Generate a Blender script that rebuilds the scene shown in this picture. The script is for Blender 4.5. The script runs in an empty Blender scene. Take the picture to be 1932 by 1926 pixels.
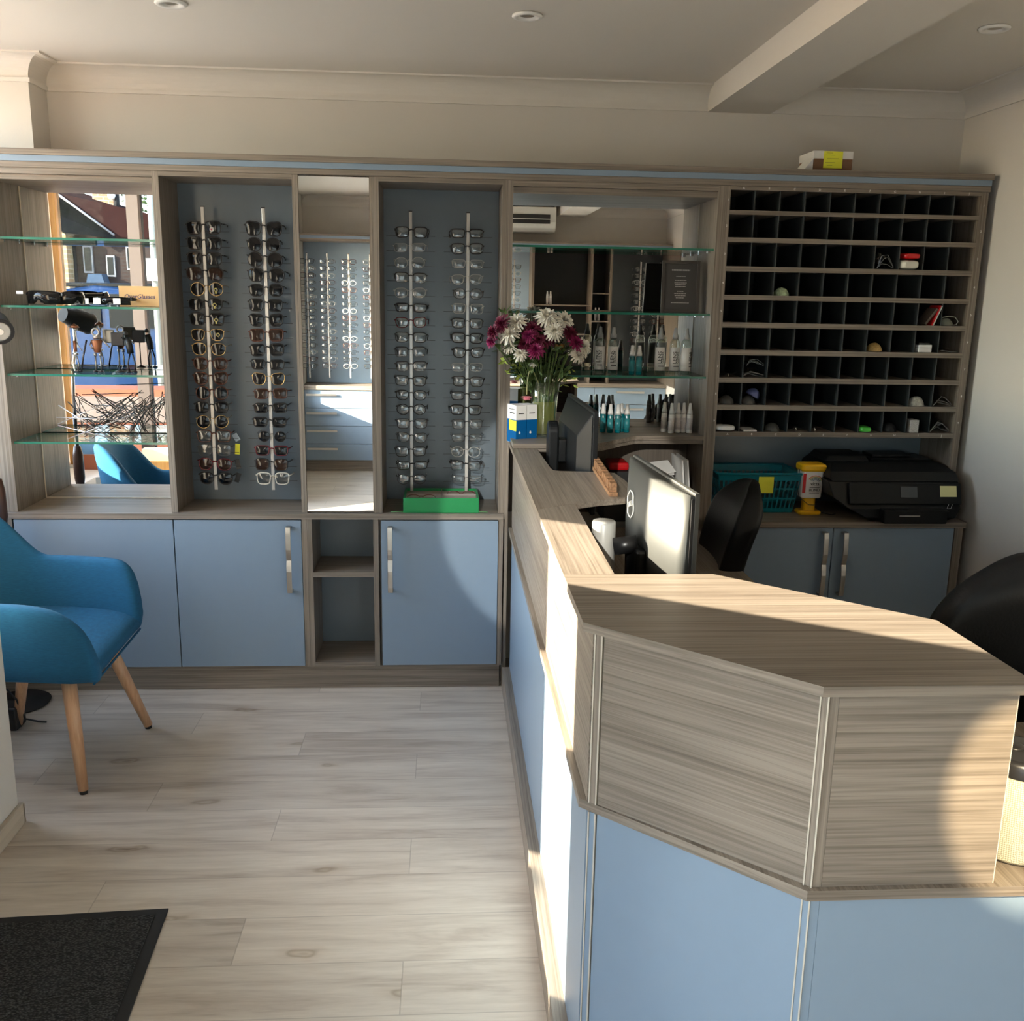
import bpy, bmesh, math, random
from mathutils import Vector, Matrix, Euler
random.seed(7)
PI = math.pi
SC = bpy.context.scene
COL = SC.collection
# ------------------------------------------------------------------ materials
MATS = {}
def new_mat(name):
    m = bpy.data.materials.new(name); m.use_nodes = True
    nt = m.node_tree
    return m, nt, nt.nodes['Principled BSDF']
def srgb(r, g, b):
    f = lambda c: ((c/255)/12.92 if c/255 <= .04045 else ((c/255+.055)/1.055)**2.4)
    return (f(r), f(g), f(b), 1)
def pm(name, col, rough=.5, metal=0, spec=.5, coat=0, bump=0, bscale=200, var=0, vscale=30, sheen=0):
    m, nt, b = new_mat(name)
    b.inputs['Base Color'].default_value = col
    b.inputs['Roughness'].default_value = rough
    b.inputs['Metallic'].default_value = metal
    b.inputs['Specular IOR Level'].default_value = spec
    b.inputs['Coat Weight'].default_value = coat
    if sheen: b.inputs['Sheen Weight'].default_value = sheen
    N, L = nt.nodes, nt.links
    tc = N.new('ShaderNodeTexCoord')
    nz = N.new('ShaderNodeTexNoise'); nz.inputs['Scale'].default_value = vscale; nz.inputs['Detail'].default_value = 4
    L.new(tc.outputs['Object'], nz.inputs['Vector'])
    mx = N.new('ShaderNodeMix'); mx.data_type = 'RGBA'
    v = var if var else .04
    mx.inputs[6].default_value = tuple(c*(1-v) for c in col[:3])+(1,)
    mx.inputs[7].default_value = tuple(min(1, c*(1+v)) for c in col[:3])+(1,)
    L.new(nz.outputs['Fac'], mx.inputs[0]); L.new(mx.outputs[2], b.inputs['Base Color'])
    if bump:
        n2 = N.new('ShaderNodeTexNoise'); n2.inputs['Scale'].default_value = bscale; n2.inputs['Detail'].default_value = 3
        L.new(tc.outputs['Object'], n2.inputs['Vector'])
        bp = N.new('ShaderNodeBump'); bp.inputs['Strength'].default_value = bump; bp.inputs['Distance'].default_value = .002
        L.new(n2.outputs['Fac'], bp.inputs['Height']); L.new(bp.outputs[0], b.inputs['Normal'])
    MATS[name] = m
    return m
def wood(name, axis, light, dark, fine=55, along=1.6, rough=.45, contrast=1.5, bump=.15, turn=0):
    m, nt, b = new_mat(name); N, L = nt.nodes, nt.links
    tc = N.new('ShaderNodeTexCoord'); vr = N.new('ShaderNodeVectorRotate'); vr.rotation_type = 'Z_AXIS'; vr.inputs['Angle'].default_value = turn; L.new(tc.outputs['Object'], vr.inputs['Vector']); oi = N.new('ShaderNodeObjectInfo')
    sc = N.new('ShaderNodeVectorMath'); sc.operation = 'SCALE'; sc.inputs['Scale'].default_value = 7
    cb = N.new('ShaderNodeCombineXYZ')
    for i in range(3): L.new(oi.outputs['Random'], cb.inputs[i])
    L.new(cb.outputs[0], sc.inputs[0])
    ad = N.new('ShaderNodeVectorMath'); ad.operation = 'ADD'
    L.new(vr.outputs[0], ad.inputs[0]); L.new(sc.outputs[0], ad.inputs[1])
    def grain(fs, al, det, dist):
        mp = N.new('ShaderNodeMapping'); s = [fs, fs, fs]; s[axis] = al
        mp.inputs['Scale'].default_value = s; L.new(ad.outputs[0], mp.inputs['Vector'])
        nz = N.new('ShaderNodeTexNoise'); nz.inputs['Scale'].default_value = 1; nz.inputs['Detail'].default_value = det
        nz.inputs['Distortion'].default_value = dist; nz.inputs['Roughness'].default_value = .62
        L.new(mp.outputs[0], nz.inputs['Vector']); return nz.outputs['Fac']
    g1 = grain(fine*3.0, along*1.5, 5, .3); g2 = grain(fine*.75, along*.5, 4, 1.0)
    r1 = N.new('ShaderNodeValToRGB'); r1.color_ramp.elements[0].position = .5-.2/contrast; r1.color_ramp.elements[1].position = .5+.14/contrast
    L.new(g1, r1.inputs[0])
    r2 = N.new('ShaderNodeValToRGB'); r2.color_ramp.elements[0].position = .34; r2.color_ramp.elements[1].position = .62
    L.new(g2, r2.inputs[0])
    mu = N.new('ShaderNodeMath'); mu.operation = 'MULTIPLY_ADD'; mu.inputs[1].default_value = .6
    L.new(r1.outputs[0], mu.inputs[0])
    m3 = N.new('ShaderNodeMath'); m3.operation = 'MULTIPLY'; m3.inputs[1].default_value = .4
    L.new(r2.outputs[0], m3.inputs[0]); L.new(m3.outputs[0], mu.inputs[2])
    mx = N.new('ShaderNodeMix'); mx.data_type = 'RGBA'
    mx.inputs[6].default_value = dark; mx.inputs[7].default_value = light
    L.new(mu.outputs[0], mx.inputs[0]); L.new(mx.outputs[2], b.inputs['Base Color'])
    b.inputs['Roughness'].default_value = rough
    bp = N.new('ShaderNodeBump'); bp.inputs['Strength'].default_value = bump; bp.inputs['Distance'].default_value = .001
    L.new(g1, bp.inputs['Height']); L.new(bp.outputs[0], b.inputs['Normal'])
    MATS[name] = m
    return m
OL, OD = (.280, .236, .192, 1), (.118, .093, .070, 1)
W = [wood('oak_grain_x', 0, OL, OD), wood('oak_grain_y', 1, OL, OD), wood('oak_grain_z', 2, OL, OD)]
WDARK = wood('oak_inner', 2, (.16, .13, .105, 1), (.10, .08, .062, 1))
def thin_glass(name, tint, refl=.06, rough=0.0, alpha=1.0):
    m, nt, b = new_mat(name); N, L = nt.nodes, nt.links
    nt.nodes.remove(b)
    tr = N.new('ShaderNodeBsdfTransparent'); tr.inputs[0].default_value = tint
    gl = N.new('ShaderNodeBsdfGlossy'); gl.inputs['Roughness'].default_value = rough; gl.inputs[0].default_value = (1, 1, 1, 1)
    fr = N.new('ShaderNodeLayerWeight'); fr.inputs['Blend'].default_value = .12
    ad = N.new('ShaderNodeMath'); ad.operation = 'MULTIPLY_ADD'; ad.inputs[1].default_value = .7; ad.inputs[2].default_value = refl
    ad.use_clamp = True
    mx = N.new('ShaderNodeMixShader')
    L.new(fr.outputs['Fresnel'], ad.inputs[0]); L.new(ad.outputs[0], mx.inputs[0])
    L.new(tr.outputs[0], mx.inputs[1]); L.new(gl.outputs[0], mx.inputs[2])
    L.new(mx.outputs[0], N['Material Output'].inputs[0])
    MATS[name] = m
    return m
GLASS = thin_glass('shelf_glass', (.86, .95, .91, 1), .05)
PANE = thin_glass('window_pane', (.97, .98, .98, 1), .03)
LENS = thin_glass('clear_lens', (.90, .92, .92, 1), .07)
VGLASS = thin_glass('vase_glass', (.9, .95, .9, 1), .09)
SUN_L = pm('dark_lens', (.008, .008, .009, 1), .05, spec=.45)
SUN_B = pm('brown_lens', (.03, .014, .009, 1), .05, spec=.45)
SUN_G = pm('gradient_grey_lens', (.06, .065, .065, 1), .05, spec=.9)
GEDGE = pm('glass_edge_green', (.02, .16, .11, 1), .15, spec=.8)
MIRROR = pm('mirror_silver', (.9, .92, .92, 1), 0.0, 1)
BLUE = pm('blue_laminate', (.222, .298, .385, 1), .33, bump=.03, bscale=900, var=.02)
BLUEP = pm('blue_grey_back_panel', (.165, .205, .245, 1), .22, var=.03)
WALLM = pm('warm_white_paint', (.64, .605, .555, 1), .8, bump=.08, bscale=120, var=.015, vscale=3)
CEILM = pm('ceiling_paint', (.70, .665, .61, 1), .8, bump=.06, bscale=80, var=.02, vscale=2)
WHITE = pm('white_gloss_paint', (.8, .79, .76, 1), .4)
BLACK = pm('black_plastic', (.012, .012, .013, 1), .35)
BLACKM = pm('black_matt', (.01, .01, .011, 1), .7)
LEATHER = pm('black_leather', (.007, .008, .010, 1), .40, spec=.35, bump=.25, bscale=160)
SLOT = pm('slot_black_board', (.004, .005, .006, 1), .6)
SLOTD = pm('slot_divider_grey', (.026, .032, .035, 1), .5)
STEEL = pm('brushed_steel', (.55, .52, .48, 1), .32, 1)
CHROME = pm('chrome', (.75, .75, .75, 1), .12, 1)
ACRYL = pm('frosted_acrylic', (.55, .53, .5, 1), .2, .3)
GOLD = pm('gold_metal', (.78, .52, .22, 1), .25, 1)
TORT = pm('tortoise_brown', (.09, .028, .016, 1), .25)
REDBR = pm('wine_red_acetate', (.13, .012, .02, 1), .25)
GUNM = pm('dark_metal', (.07, .07, .075, 1), .3, .8)
CLEARF = pm('clear_grey_acetate', (.42, .43, .42, 1), .15)
WFRAME = pm('pearl_white_acetate', (.7, .66, .58, 1), .25)
YELLOW = pm('yellow_note', (.82, .82, .05, 1), .7)
PALEY = pm('pale_yellow_note', (.72, .7, .35, 1), .7)
PAPER = pm('white_paper', (.78, .77, .75, 1), .7)
INK = pm('dark_ink', (.03, .03, .03, 1), .7)
RED = pm('red_plastic', (.55, .008, .012, 1), .3)
GREEN = pm('green_card', (0, .235, .06, 1), .35)
LIME = pm('lime_plastic', (.08, .55, .06, 1), .3)
TEALP = pm('teal_basket_plastic', (0, .17, .23, 1), .35)
YPL = pm('yellow_plastic', (.85, .47, .005, 1), .35)
BEECH = wood('beech_leg', 2, (.66, .40, .235, 1), (.50, .27, .145, 1), fine=30, along=3, rough=.4, bump=.05)
CORK = wood('sign_wood', 1, (.34, .18, .085, 1), (.15, .07, .03, 1), fine=60, along=20)
# blue woven fabric
def fabric(name, c1, c2):
    m, nt, b = new_mat(name); N, L = nt.nodes, nt.links
    tc = N.new('ShaderNodeTexCoord')
    mp = N.new('ShaderNodeMapping'); mp.inputs['Scale'].default_value = (60, 60, 500); L.new(tc.outputs['Object'], mp.inputs[0])
    n1 = N.new('ShaderNodeTexNoise'); n1.inputs['Scale'].default_value = 1; n1.inputs['Detail'].default_value = 3; L.new(mp.outputs[0], n1.inputs[0])
    n2 = N.new('ShaderNodeTexNoise'); n2.inputs['Scale'].default_value = 700; L.new(tc.outputs['Object'], n2.inputs[0])
    mx = N.new('ShaderNodeMix'); mx.data_type = 'RGBA'; mx.inputs[6].default_value = c1; mx.inputs[7].default_value = c2
    L.new(n1.outputs[0], mx.inputs[0]); L.new(mx.outputs[2], b.inputs['Base Color'])
    b.inputs['Roughness'].default_value = .9
    bp = N.new('ShaderNodeBump'); bp.inputs['Strength'].default_value = .35; bp.inputs['Distance'].default_value = .001
    L.new(n2.outputs[0], bp.inputs['Height']); L.new(bp.outputs[0], b.inputs['Normal'])
    return m
FABRIC = fabric('blue_woven_fabric', (.004, .065, .155, 1), (.010, .135, .27, 1))
# laminate floor boards: rows 175 mm deep, boards 1.2 m long, each row shifted by 0.4 m
def floor_mat():
    m, nt, b = new_mat('pale_oak_floor_boards'); N, L = nt.nodes, nt.links
    ge = N.new('ShaderNodeNewGeometry'); sx = N.new('ShaderNodeSeparateXYZ'); L.new(ge.outputs['Position'], sx.inputs[0])
    def M(op, a, bb=None, c=None):
        n = N.new('ShaderNodeMath'); n.operation = op
        for i, v in enumerate((a, bb, c)):
            if v is None: continue
            if isinstance(v, (int, float)): n.inputs[i].default_value = v
            else: L.new(v, n.inputs[i])
        return n.outputs[0]
    r = M('DIVIDE', M('SUBTRACT', -.055, sx.outputs[1]), .1755)
    row = M('FLOOR', r); rf = M('FRACT', r)
    u = M('DIVIDE', M('SUBTRACT', M('ADD', sx.outputs[0], .50), M('MULTIPLY', M('SUBTRACT', row, 2), .4)), 1.2)
    bid = M('FLOOR', u); uf = M('FRACT', u)
    ey = M('MINIMUM', rf, M('SUBTRACT', 1, rf)); eu = M('MINIMUM', uf, M('SUBTRACT', 1, uf))
    gap = M('MAXIMUM', M('LESS_THAN', ey, .008), M('LESS_THAN', eu, .0013))
    cb = N.new('ShaderNodeCombineXYZ'); L.new(row, cb.inputs[0]); L.new(bid, cb.inputs[1])
    wn = N.new('ShaderNodeTexWhiteNoise'); wn.noise_dimensions = '3D'; L.new(cb.outputs[0], wn.inputs['Vector'])
    # grain coordinates offset per board
    vs = N.new('ShaderNodeVectorMath'); vs.operation = 'SCALE'; vs.inputs['Scale'].default_value = 13; L.new(wn.outputs['Color'], vs.inputs[0])
    va = N.new('ShaderNodeVectorMath'); va.operation = 'ADD'; L.new(ge.outputs['Position'], va.inputs[0]); L.new(vs.outputs[0], va.inputs[1])
    def grain(sx_, sy_, det, dist):
        mp = N.new('ShaderNodeMapping'); mp.inputs['Scale'].default_value = (sx_, sy_, 1); L.new(va.outputs[0], mp.inputs[0])
        nz = N.new('ShaderNodeTexNoise'); nz.inputs['Scale'].default_value = 1; nz.inputs['Detail'].default_value = det; nz.inputs['Distortion'].default_value = dist
        nz.inputs['Roughness'].default_value = .6
        L.new(mp.outputs[0], nz.inputs[0]); return nz.outputs['Fac']
    g1 = grain(1.8, 17, 5, .6); g2 = grain(9, 110, 3, .2)
    r1 = N.new('ShaderNodeValToRGB'); e = r1.color_ramp.elements
    e[0].position = .3; e[0].color = (.40, .335, .275, 1); e[1].position = .72; e[1].color = (.66, .595, .51, 1)
    k = e.new(.48); k.color = (.56, .495, .42, 1)
    L.new(g1, r1.inputs[0])
    mx = N.new('ShaderNodeMix'); mx.data_type = 'RGBA'; mx.blend_type = 'MULTIPLY'; mx.inputs[0].default_value = .22
    r2 = N.new('ShaderNodeValToRGB'); r2.color_ramp.elements[0].position = .3; r2.color_ramp.elements[0].color = (.6, .56, .5, 1); r2.color_ramp.elements[1].position = .6
    L.new(g2, r2.inputs[0]); L.new(r1.outputs[0], mx.inputs[6]); L.new(r2.outputs[0], mx.inputs[7])
    # knots
    mp = N.new('ShaderNodeMapping'); mp.inputs['Scale'].default_value = (2.3, 6.0, 1); L.new(va.outputs[0], mp.inputs[0])
    nd = N.new('ShaderNodeTexNoise'); nd.inputs['Scale'].default_value = 9; L.new(ge.outputs['Position'], nd.inputs[0])
    vm = N.new('ShaderNodeVectorMath'); vm.operation = 'MULTIPLY_ADD'; L.new(nd.outputs['Color'], vm.inputs[0]); vm.inputs[1].default_value = (.22, .3, 0); L.new(mp.outputs[0], vm.inputs[2])
    vo = N.new('ShaderNodeTexVoronoi'); vo.inputs['Scale'].default_value = 1; L.new(vm.outputs[0], vo.inputs['Vector'])
    rk = N.new('ShaderNodeValToRGB'); ek = rk.color_ramp.elements
    ek[0].position = .03; ek[0].color = (.42, .36, .3, 1); ek[1].position = .2; ek[1].color = (1, 1, 1, 1)
    k2 = ek.new(.06); k2.color = (.82, .78, .72, 1); k3 = ek.new(.09); k3.color = (.58, .52, .45, 1); k4 = ek.new(.12); k4.color = (.9, .87, .84, 1)
    L.new(vo.outputs['Distance'], rk.inputs[0])
    wm = N.new('ShaderNodeMix'); wm.data_type = 'RGBA'; wm.blend_type = 'MULTIPLY'
    sepc = N.new('ShaderNodeSeparateColor'); L.new(vo.outputs['Color'], sepc.inputs[0])
    L.new(M('MULTIPLY', M('GREATER_THAN', sepc.outputs[0], .42), .85), wm.inputs[0])
    L.new(mx.outputs[2], wm.inputs[6]); L.new(rk.outputs[0], wm.inputs[7])
    tint = N.new('ShaderNodeHueSaturation'); L.new(wm.outputs[2], tint.inputs['Color'])
    L.new(M('MULTIPLY_ADD', wn.outputs['Value'], .16, .92), tint.inputs['Value'])
    gm = N.new('ShaderNodeMix'); gm.data_type = 'RGBA'; L.new(M('MULTIPLY', gap, .32), gm.inputs[0]); L.new(tint.outputs[0], gm.inputs[6]); gm.inputs[7].default_value = (.12, .10, .08, 1)
    L.new(gm.outputs[2], b.inputs['Base Color'])
    b.inputs['Roughness'].default_value = .42
    bp = N.new('ShaderNodeBump'); bp.inputs['Strength'].default_value = .12; bp.inputs['Distance'].default_value = .001
    L.new(g2, bp.inputs['Height']); L.new(bp.outputs[0], b.inputs['Normal'])
    return m
FLOORM = floor_mat()
def mat_mat():
    m, nt, b = new_mat('ribbed_black_carpet'); N, L = nt.nodes, nt.links
    tc = N.new('ShaderNodeTexCoord'); mp = N.new('ShaderNodeMapping'); mp.inputs['Rotation'].default_value = (0, 0, .5); mp.inputs['Scale'].default_value = (150, 240, 1)
    L.new(tc.outputs['Object'], mp.inputs[0])
    n = N.new('ShaderNodeTexVoronoi'); n.inputs['Scale'].default_value = 1; L.new(mp.outputs[0], n.inputs['Vector'])
    r = N.new('ShaderNodeValToRGB'); r.color_ramp.elements[0].color = (.075, .075, .075, 1); r.color_ramp.elements[1].color = (.006, .006, .006, 1); r.color_ramp.elements[0].position = .1; r.color_ramp.elements[1].position = .6
    L.new(n.outputs['Distance'], r.inputs[0]); L.new(r.outputs[0], b.inputs['Base Color']); b.inputs['Roughness'].default_value = .95
    bp = N.new('ShaderNodeBump'); bp.invert = True; bp.inputs['Strength'].default_value = 1; bp.inputs['Distance'].default_value = .004
    L.new(n.outputs['Distance'], bp.inputs['Height']); L.new(bp.outputs[0], b.inputs['Normal'])
    return m
CARPET = mat_mat()
def brick_mat(name, c1, c2, mortar, scale, bw=.215, rh=.075, vert=True):
    m, nt, b = new_mat(name); N, L = nt.nodes, nt.links
    ge = N.new('ShaderNodeNewGeometry'); sx = N.new('ShaderNodeSeparateXYZ'); L.new(ge.outputs['Position'], sx.inputs[0])
    ad = N.new('ShaderNodeMath'); ad.operation = 'ADD'; L.new(sx.outputs[0], ad.inputs[0]); L.new(sx.outputs[1], ad.inputs[1])
    cb = N.new('ShaderNodeCombineXYZ'); L.new(ad.outputs[0], cb.inputs[0]); L.new(sx.outputs[2 if vert else 1], cb.inputs[1])
    bt = N.new('ShaderNodeTexBrick'); bt.inputs['Scale'].default_value = scale; bt.inputs['Brick Width'].default_value = bw; bt.inputs['Row Height'].default_value = rh
    bt.inputs['Mortar Size'].default_value = .01; bt.inputs['Color1'].default_value = c1; bt.inputs['Color2'].default_value = c2; bt.inputs['Mortar'].default_value = mortar
    L.new(cb.outputs[0], bt.inputs[0]); L.new(bt.outputs[0], b.inputs['Base Color']); b.inputs['Roughness'].default_value = .9
    return m
# ------------------------------------------------------------------ mesh building
class MB:
    def __init__(s): s.v = []; s.f = []; s.mi = []; s.sm = []
    def add(s, vs, fs, mi=0, smooth=False):
        o = len(s.v); s.v += [tuple(v) for v in vs]
        for f in fs: s.f.append([o+i for i in f]); s.mi.append(mi); s.sm.append(smooth)
        return s
    def box(s, x0, x1, y0, y1, z0, z1, mi=0):
        v = [(x, y, z) for z in (z0, z1) for y in (y0, y1) for x in (x0, x1)]
        return s.add(v, [(0, 2, 3, 1), (4, 5, 7, 6), (0, 1, 5, 4), (2, 6, 7, 3), (0, 4, 6, 2), (1, 3, 7, 5)], mi)
    def prism(s, pts, z0, z1, mi=0, side=None, axis='z'):
        # pts: 2D outline counter-clockwise; axis z: (x,y); axis y: (x,z); axis x: (y,z)
        n = len(pts)
        def P(p, h): return {'z': (p[0], p[1], h), 'y': (p[0], h, p[1]), 'x': (h, p[0], p[1])}[axis]
        o = len(s.v); s.v += [P(p, z0) for p in pts]+[P(p, z1) for p in pts]
        flip = axis == 'y'
        a = list(range(o, o+n)); b = list(range(o+n, o+2*n))
        bot, top = a[::-1], b
        if flip: bot, top = a, b[::-1]
        s.f += [bot, top]; s.mi += [mi, mi]; s.sm += [False, False]
        for i in range(n):
            j = (i+1) % n
            q = [o+i, o+j, o+n+j, o+n+i]
            if flip: q = q[::-1]
            s.f.append(q); s.mi.append(mi if side is None else side); s.sm.append(False)
        return s
    def tube(s, path, r, seg=8, closed=False, mi=0, caps=True):
        path = [Vector(p) for p in path]; n = len(path)
        rs = r if isinstance(r, (list, tuple)) else [r]*n
        o = len(s.v); up = None
        for i, p in enumerate(path):
            if closed: t = path[(i+1) % n]-path[i-1]
            else: t = path[min(i+1, n-1)]-path[max(i-1, 0)]
            if t.length < 1e-9: t = Vector((0, 0, 1))
            t.normalize()
            if up is None:
                up = Vector((0, 0, 1)) if abs(t.z) < .9 else Vector((0, 1, 0))
            a = t.cross(up)
            if a.length < 1e-6: a = t.cross(Vector((1, 0, 0)))
            a.normalize(); b = a.cross(t).normalized(); up = b
            for k in range(seg):
                an = 2*PI*k/seg; s.v.append(tuple(p+(a*math.cos(an)+b*math.sin(an))*rs[i]))
        m = n if closed else n-1
        for i in range(m):
            for k in range(seg):
                a0 = o+i*seg+k; a1 = o+i*seg+(k+1) % seg; j = (i+1) % n
                s.f.append([a0, a1, o+j*seg+(k+1) % seg, o+j*seg+k]); s.mi.append(mi); s.sm.append(True)
        if caps and not closed:
            s.f.append([o+k for k in range(seg)][::-1]); s.f.append([o+(n-1)*seg+k for k in range(seg)]); s.mi += [mi, mi]; s.sm += [False, False]
        return s
    def lathe(s, prof, c=(0, 0, 0), seg=24, mi=0, sx=1, sy=1, smooth=True):
        o = len(s.v); n = len(prof)
        for r, z in prof:
            for k in range(seg):
                a = 2*PI*k/seg; s.v.append((c[0]+r*math.cos(a)*sx, c[1]+r*math.sin(a)*sy, c[2]+z))
        for i in range(n-1):
            for k in range(seg):
                s.f.append([o+i*seg+k, o+i*seg+(k+1) % seg, o+(i+1)*seg+(k+1) % seg, o+(i+1)*seg+k]); s.mi.append(mi); s.sm.append(smooth)
        if prof[0][0] > 1e-5: s.f.append([o+k for k in range(seg)][::-1]); s.mi.append(mi); s.sm.append(False)
        if prof[-1][0] > 1e-5: s.f.append([o+(n-1)*seg+k for k in range(seg)]); s.mi.append(mi); s.sm.append(False)
        return s
    def grid(s, rows, closed_u=False, mi=0, smooth=True):
        o = len(s.v); n = len(rows); w = len(rows[0])
        for r in rows: s.v += [tuple(p) for p in r]
        for i in range(n-1):
            for k in range(w if closed_u else w-1):
                s.f.append([o+i*w+k, o+i*w+(k+1) % w, o+(i+1)*w+(k+1) % w, o+(i+1)*w+k]); s.mi.append(mi); s.sm.append(smooth)
        return s
    def xf(s, M, start=0):
        for i in range(start, len(s.v)): s.v[i] = tuple(M @ Vector(s.v[i]))
        return s
    def build(s, name, mats, parent=None, origin=None, bevel=0, bseg=2, sub=0, weld=False):
        me = bpy.data.meshes.new(name)
        off = Vector(origin) if origin is not None else (Vector(parent['_o']) if parent is not None and '_o' in parent else Vector((0, 0, 0)))
        me.from_pydata([tuple(Vector(v)-off) for v in s.v], [], s.f)
        if not isinstance(mats, (list, tuple)): mats = [mats]
        for m in mats: me.materials.append(m)
        for p, mi, sm in zip(me.polygons, s.mi, s.sm): p.material_index = mi; p.use_smooth = sm
        if weld:
            bm = bmesh.new(); bm.from_mesh(me); bmesh.ops.remove_doubles(bm, verts=bm.verts, dist=1e-5); bmesh.ops.recalc_face_normals(bm, faces=bm.faces); bm.to_mesh(me); bm.free()
        me.update()
        o = bpy.data.objects.new(name, me); COL.objects.link(o)
        if parent is not None: o.parent = parent
        if origin is not None and parent is None: o.location = origin
        if bevel:
            b = o.modifiers.new('bevel', 'BEVEL'); b.width = bevel; b.segments = bseg; b.limit_method = 'ANGLE'; b.angle_limit = .6
            b.harden_normals = False
        if sub:
            b = o.modifiers.new('sub', 'SUBSURF'); b.levels = sub; b.render_levels = sub
            for p in me.polygons: p.use_smooth = True
        return o
def tag(o, label=None, cat=None, group=None, kind=None):
    if label: o['label'] = label
    if cat: o['category'] = cat
    if group: o['group'] = group
    if kind: o['kind'] = kind
    return o
def thing(name, label, cat, loc=(0, 0, 0), rz=0, group=None, world=True):
    # world=True: children are given in world coordinates (rz must be 0); world=False: in local coordinates
    o = bpy.data.objects.new(name, None); COL.objects.link(o)
    o.empty_display_size = .05
    o.location = loc; o.rotation_euler = (0, 0, rz)
    if world: o['_o'] = tuple(loc)
    return tag(o, label, cat, group)
def struct(o): o['kind'] = 'structure'; return o
def copy_tree(o, parent=None):
    c = o.copy(); COL.objects.link(c)
    if parent is not None: c.parent = parent
    for ch in list(o.children): copy_tree(ch, c)
    return c
def box(name, x0, x1, y0, y1, z0, z1, m, parent=None, bevel=0, origin=None):
    return MB().box(x0, x1, y0, y1, z0, z1).build(name, m, parent, origin, bevel)
def text(name, s, size, m, loc, rot, parent=None, ext=.0004, align='CENTER', sx=1):
    cu = bpy.data.curves.new(name, 'FONT'); cu.body = s; cu.size = size; cu.extrude = ext; cu.align_x = align; cu.align_y = 'CENTER'; cu.resolution_u = 2
    t = bpy.data.objects.new(name, cu); COL.objects.link(t)
    dg = bpy.context.evaluated_depsgraph_get(); me = bpy.data.meshes.new_from_object(t.evaluated_get(dg))
    bpy.data.objects.remove(t); bpy.data.curves.remove(cu)
    me.materials.clear(); me.materials.append(m)
    off = Vector(parent['_o']) if parent is not None and '_o' in parent else Vector((0, 0, 0))
    M = Matrix.Translation(Vector(loc)-off) @ Euler(rot).to_matrix().to_4x4() @ Matrix.Diagonal((sx, 1, 1, 1))
    me.transform(M)
    o = bpy.data.objects.new(name, me); COL.objects.link(o)
    if parent is not None: o.parent = parent
    return o
FRONT = (PI/2, 0, 0)      # text standing upright, read from -y
# ------------------------------------------------------------------ room shell
CZ = 2.33
XR, XL, YB, YF = 2.035, -1.245, .30, -5.07      # right wall, shop side wall, back wall, opposite wall
NX, NY = -2.05, -1.10                           # window nook: outer wall and its front wall
MB().box(-2.2, XR+.15, -5.25, .45, -.08, 0).build('floor', FLOORM)['kind'] = 'structure'
MB().box(-2.2, XR+.15, -5.25, .45, CZ, CZ+.1).build('ceiling', CEILM)['kind'] = 'structure'
struct(box('wall_back', -2.2, XR+.15, YB, YB+.15, 0, CZ, WALLM))
struct(box('wall_right', XR, XR+.15, -5.25, YB, 0, CZ, WALLM))
struct(box('wall_opposite', XL-.15, XR, YF-.15, YF, 0, CZ, WALLM))
# side wall of the shop with a window and a glass door (behind the camera)
def wall_with_holes(name, x0, x1, y0, y1, holes):
    m = MB(); ys = sorted(holes); c = y0
    for (a, b, za, zb) in ys:
        m.box(x0, x1, c, a, 0, CZ)
        if za > 0: m.box(x0, x1, a, b, 0, za)
        m.box(x0, x1, a, b, zb, CZ); c = b
    m.box(x0, x1, c, y1, 0, CZ)
    return struct(m.build(name, WALLM))
wall_with_holes('wall_left', XL-.15, XL, YF, -.99, [(-4.68, -3.62, .64, 1.95), (-3.5, -2.7, 0, 1.62)])
# nook walls
m = MB(); m.box(NX-.15, NX, -1.25, -1.05, 0, CZ); m.box(NX-.15, NX, -1.05, .13, 0, .88); m.box(NX-.15, NX, -1.05, .13, 2.31, CZ); m.box(NX-.15, NX, .13, .45, 0, CZ)
struct(m.build('wall_nook_side', WALLM))
m = MB(); m.box(NX, XL-.15, NY-.12, NY, 0, .60); m.box(NX, XL-.15, NY-.12, NY, 2.12, CZ)
struct(m.build('wall_nook_front', WALLM))
# chimney breast stepping out at the left
struct(box('wall_breast', NX, -1.485, .14, YB, 2.001, CZ, WALLM))
# cornice: cove plus small fillets, run as profile prisms
def cove_profile(n=10, r=.068):
    # (distance from wall, drop from ceiling)
    p = [(0, 0), (r+.006, 0), (r+.006, .006), (r, .006)]
    for i in range(n+1):
        a = PI/2*i/n
        p.append((r-r*math.sin(a)*.98, .006+r*(1-math.cos(a))))
    p += [(.008, .075), (.008, .089), (0, .089)]
    return p
def cornice(name, a, b, nrm, miter=(0, 0)):
    m = MB(); pr = cove_profile(); a = Vector(a); b = Vector(b); nrm = Vector(nrm); d = (b-a).normalized()
    rows = []
    for e, mt in ((a, -miter[0]), (b, miter[1])):
        rows.append([(e.x+nrm.x*q[0]+d.x*q[0]*mt, e.y+nrm.y*q[0]+d.y*q[0]*mt, CZ-q[1]) for q in pr])
    m.grid(rows, closed_u=True, smooth=False)
    m.f.append(list(range(len(pr)))); m.mi.append(0); m.sm.append(False)
    m.f.append(list(range(len(pr), 2*len(pr)))[::-1]); m.mi.append(0); m.sm.append(False)
    return struct(m.build(name, CEILM, weld=True))
cornice('trim_1', (-1.485, YB), (1.002, YB), (0, -1), (-1, 0))
cornice('trim_2', (1.25, YB), (XR, YB), (0, -1), (0, -1))
cornice('trim_3', (XR, YB), (XR, YF), (-1, 0), (-1, -1))
cornice('trim_4', (-1.485, .14), (-1.485, YB), (1, 0), (1, -1))
cornice('trim_5', (NX, .14), (-1.485, .14), (0, -1), (0, 1))
cornice('trim_6', (XL, YF), (XR, YF), (0, 1), (-1, -1))
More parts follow.
